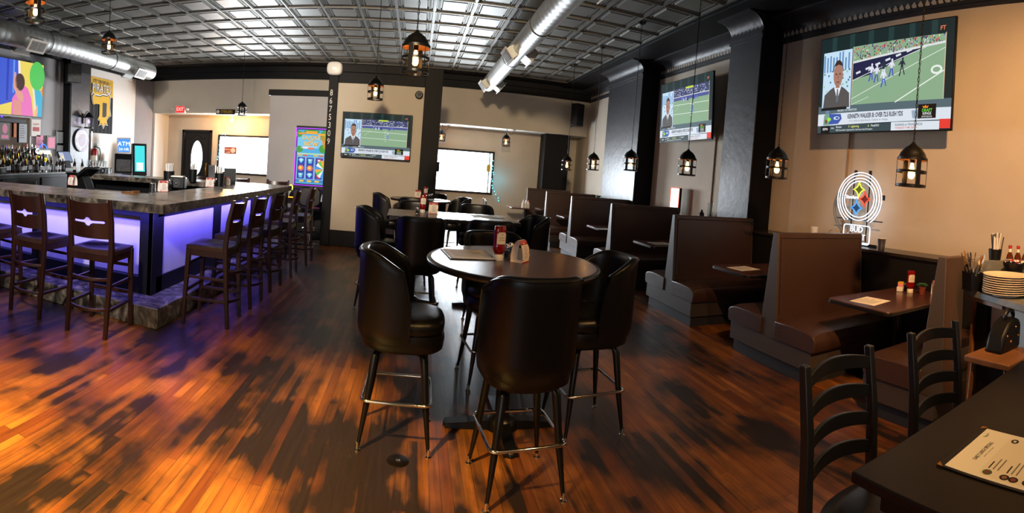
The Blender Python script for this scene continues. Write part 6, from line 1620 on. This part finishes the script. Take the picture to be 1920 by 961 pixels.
for s in (-1, 1):
    g = G().m('steel'); g.tube([(s*0.20, -0.26, 0), (s*0.20, -0.19, 0.44), (s*0.19, -0.26, 0.92)], 0.012, 8); g.make('back_leg', t)
    g = G().m('steel'); g.tube([(s*0.20, 0.22, 0), (s*0.20, 0.18, 0.44)], 0.012, 8); g.make('front_leg', t)
# string of blue lights
def string(lab, pts):
    t = thing('string_lights', lab, 'string lights', pts[0])
    g = G().m('cable'); o_ = Vector(pts[0]); P_ = [Vector(p)-o_ for p in pts]; g.tube(P_, 0.004, 5); g.make('wire', t)
    n = 0
    for a, b in zip(P_, P_[1:]):
        L_ = (b-a).length; m_ = max(1, int(L_/0.085))
        for i in range(m_):
            c = a + (b-a)*((i+0.5)/m_) + Vector((R_.uniform(-0.03, 0.03), -0.015, R_.uniform(-0.02, 0.02)))
            g = G().m(em((60, 200, 235), 5.0)); g.lathe([(0, -0.022), (0.018, 0), (0, 0.022)], tuple(c), 8); g.make('light_bulb', t)
y = YW-0.09
def wy(u, v): p = aty(u, v, y); return (p.x, y, p.z)
string('string of blue lights down the right side of the far window', [wy(916, 288), wy(922, 292), wy(924, 325), wy(922, 350), wy(930, 368), wy(938, 378)])
string('string of blue lights down the left side of the left window', [wy(430, 250), wy(414, 253), wy(412, 262), wy(411, 285), wy(408, 300)])
point('blue_string_glow', (2.45, YW-0.35, 1.4), 4, (0.1, 0.65, 1.0), 0.1)
# signs stuck in the windows
def wsign(u0, v0, u1, v1, m, lab, fn=None):
    a, b = aty(u0, v0, YW+0.02), aty(u1, v1, YW+0.02)
    g = G().m(m); g.box(a.x, b.x, YW+0.015, YW+0.022, b.z, a.z)
    if fn: fn(g, a, b)
    tag(g.make('window_sign'), lab, 'sign')
def fs(g, a, b):
    w = b.x-a.x; cz = (a.z+b.z)/2; g.m('grey_paper').prism(ell(a.x+w*0.72, cz, w*0.2, w*0.2), YW+0.010, YW+0.014, 'y'); g.m('paper').text('YUENGLING', a.x+w*0.3, cz+0.03, 0.07, y=YW+0.012, sx=0.8); g.text('LAGER', a.x+w*0.3, cz-0.06, 0.07, y=YW+0.012, sx=0.8)
wsign(421, 275, 443, 289, 'terracotta', 'dark red sign with a round emblem in the left window', fs)
wsign(913, 308, 919, 322, 'gold_cloth', 'small yellow sign at the right edge of the far window')
wsign(816, 303, 823, 322, 'black_plastic', 'dark card in the far window beside the post')
t = thing('leaning_menu', 'grey menus standing in a holder at the far end of the bar', 'menu holder', (-3.55, 8.2, BT), 0.3)
g = G(Matrix.Rotation(0.25, 4, 'X')).m('pewter'); g.box(-0.06, 0.06, -0.02, 0.02, 0.0, 0.30); g.make('menus', t, bevel=0.003)
g = G().m('chrome'); g.box(-0.09, 0.09, -0.05, 0.06, 0, 0.07); g.make('holder', t, bevel=0.006)
# unused helpers cleared
for m in list(bpy.data.meshes):
    if m.users == 0: bpy.data.meshes.remove(m)
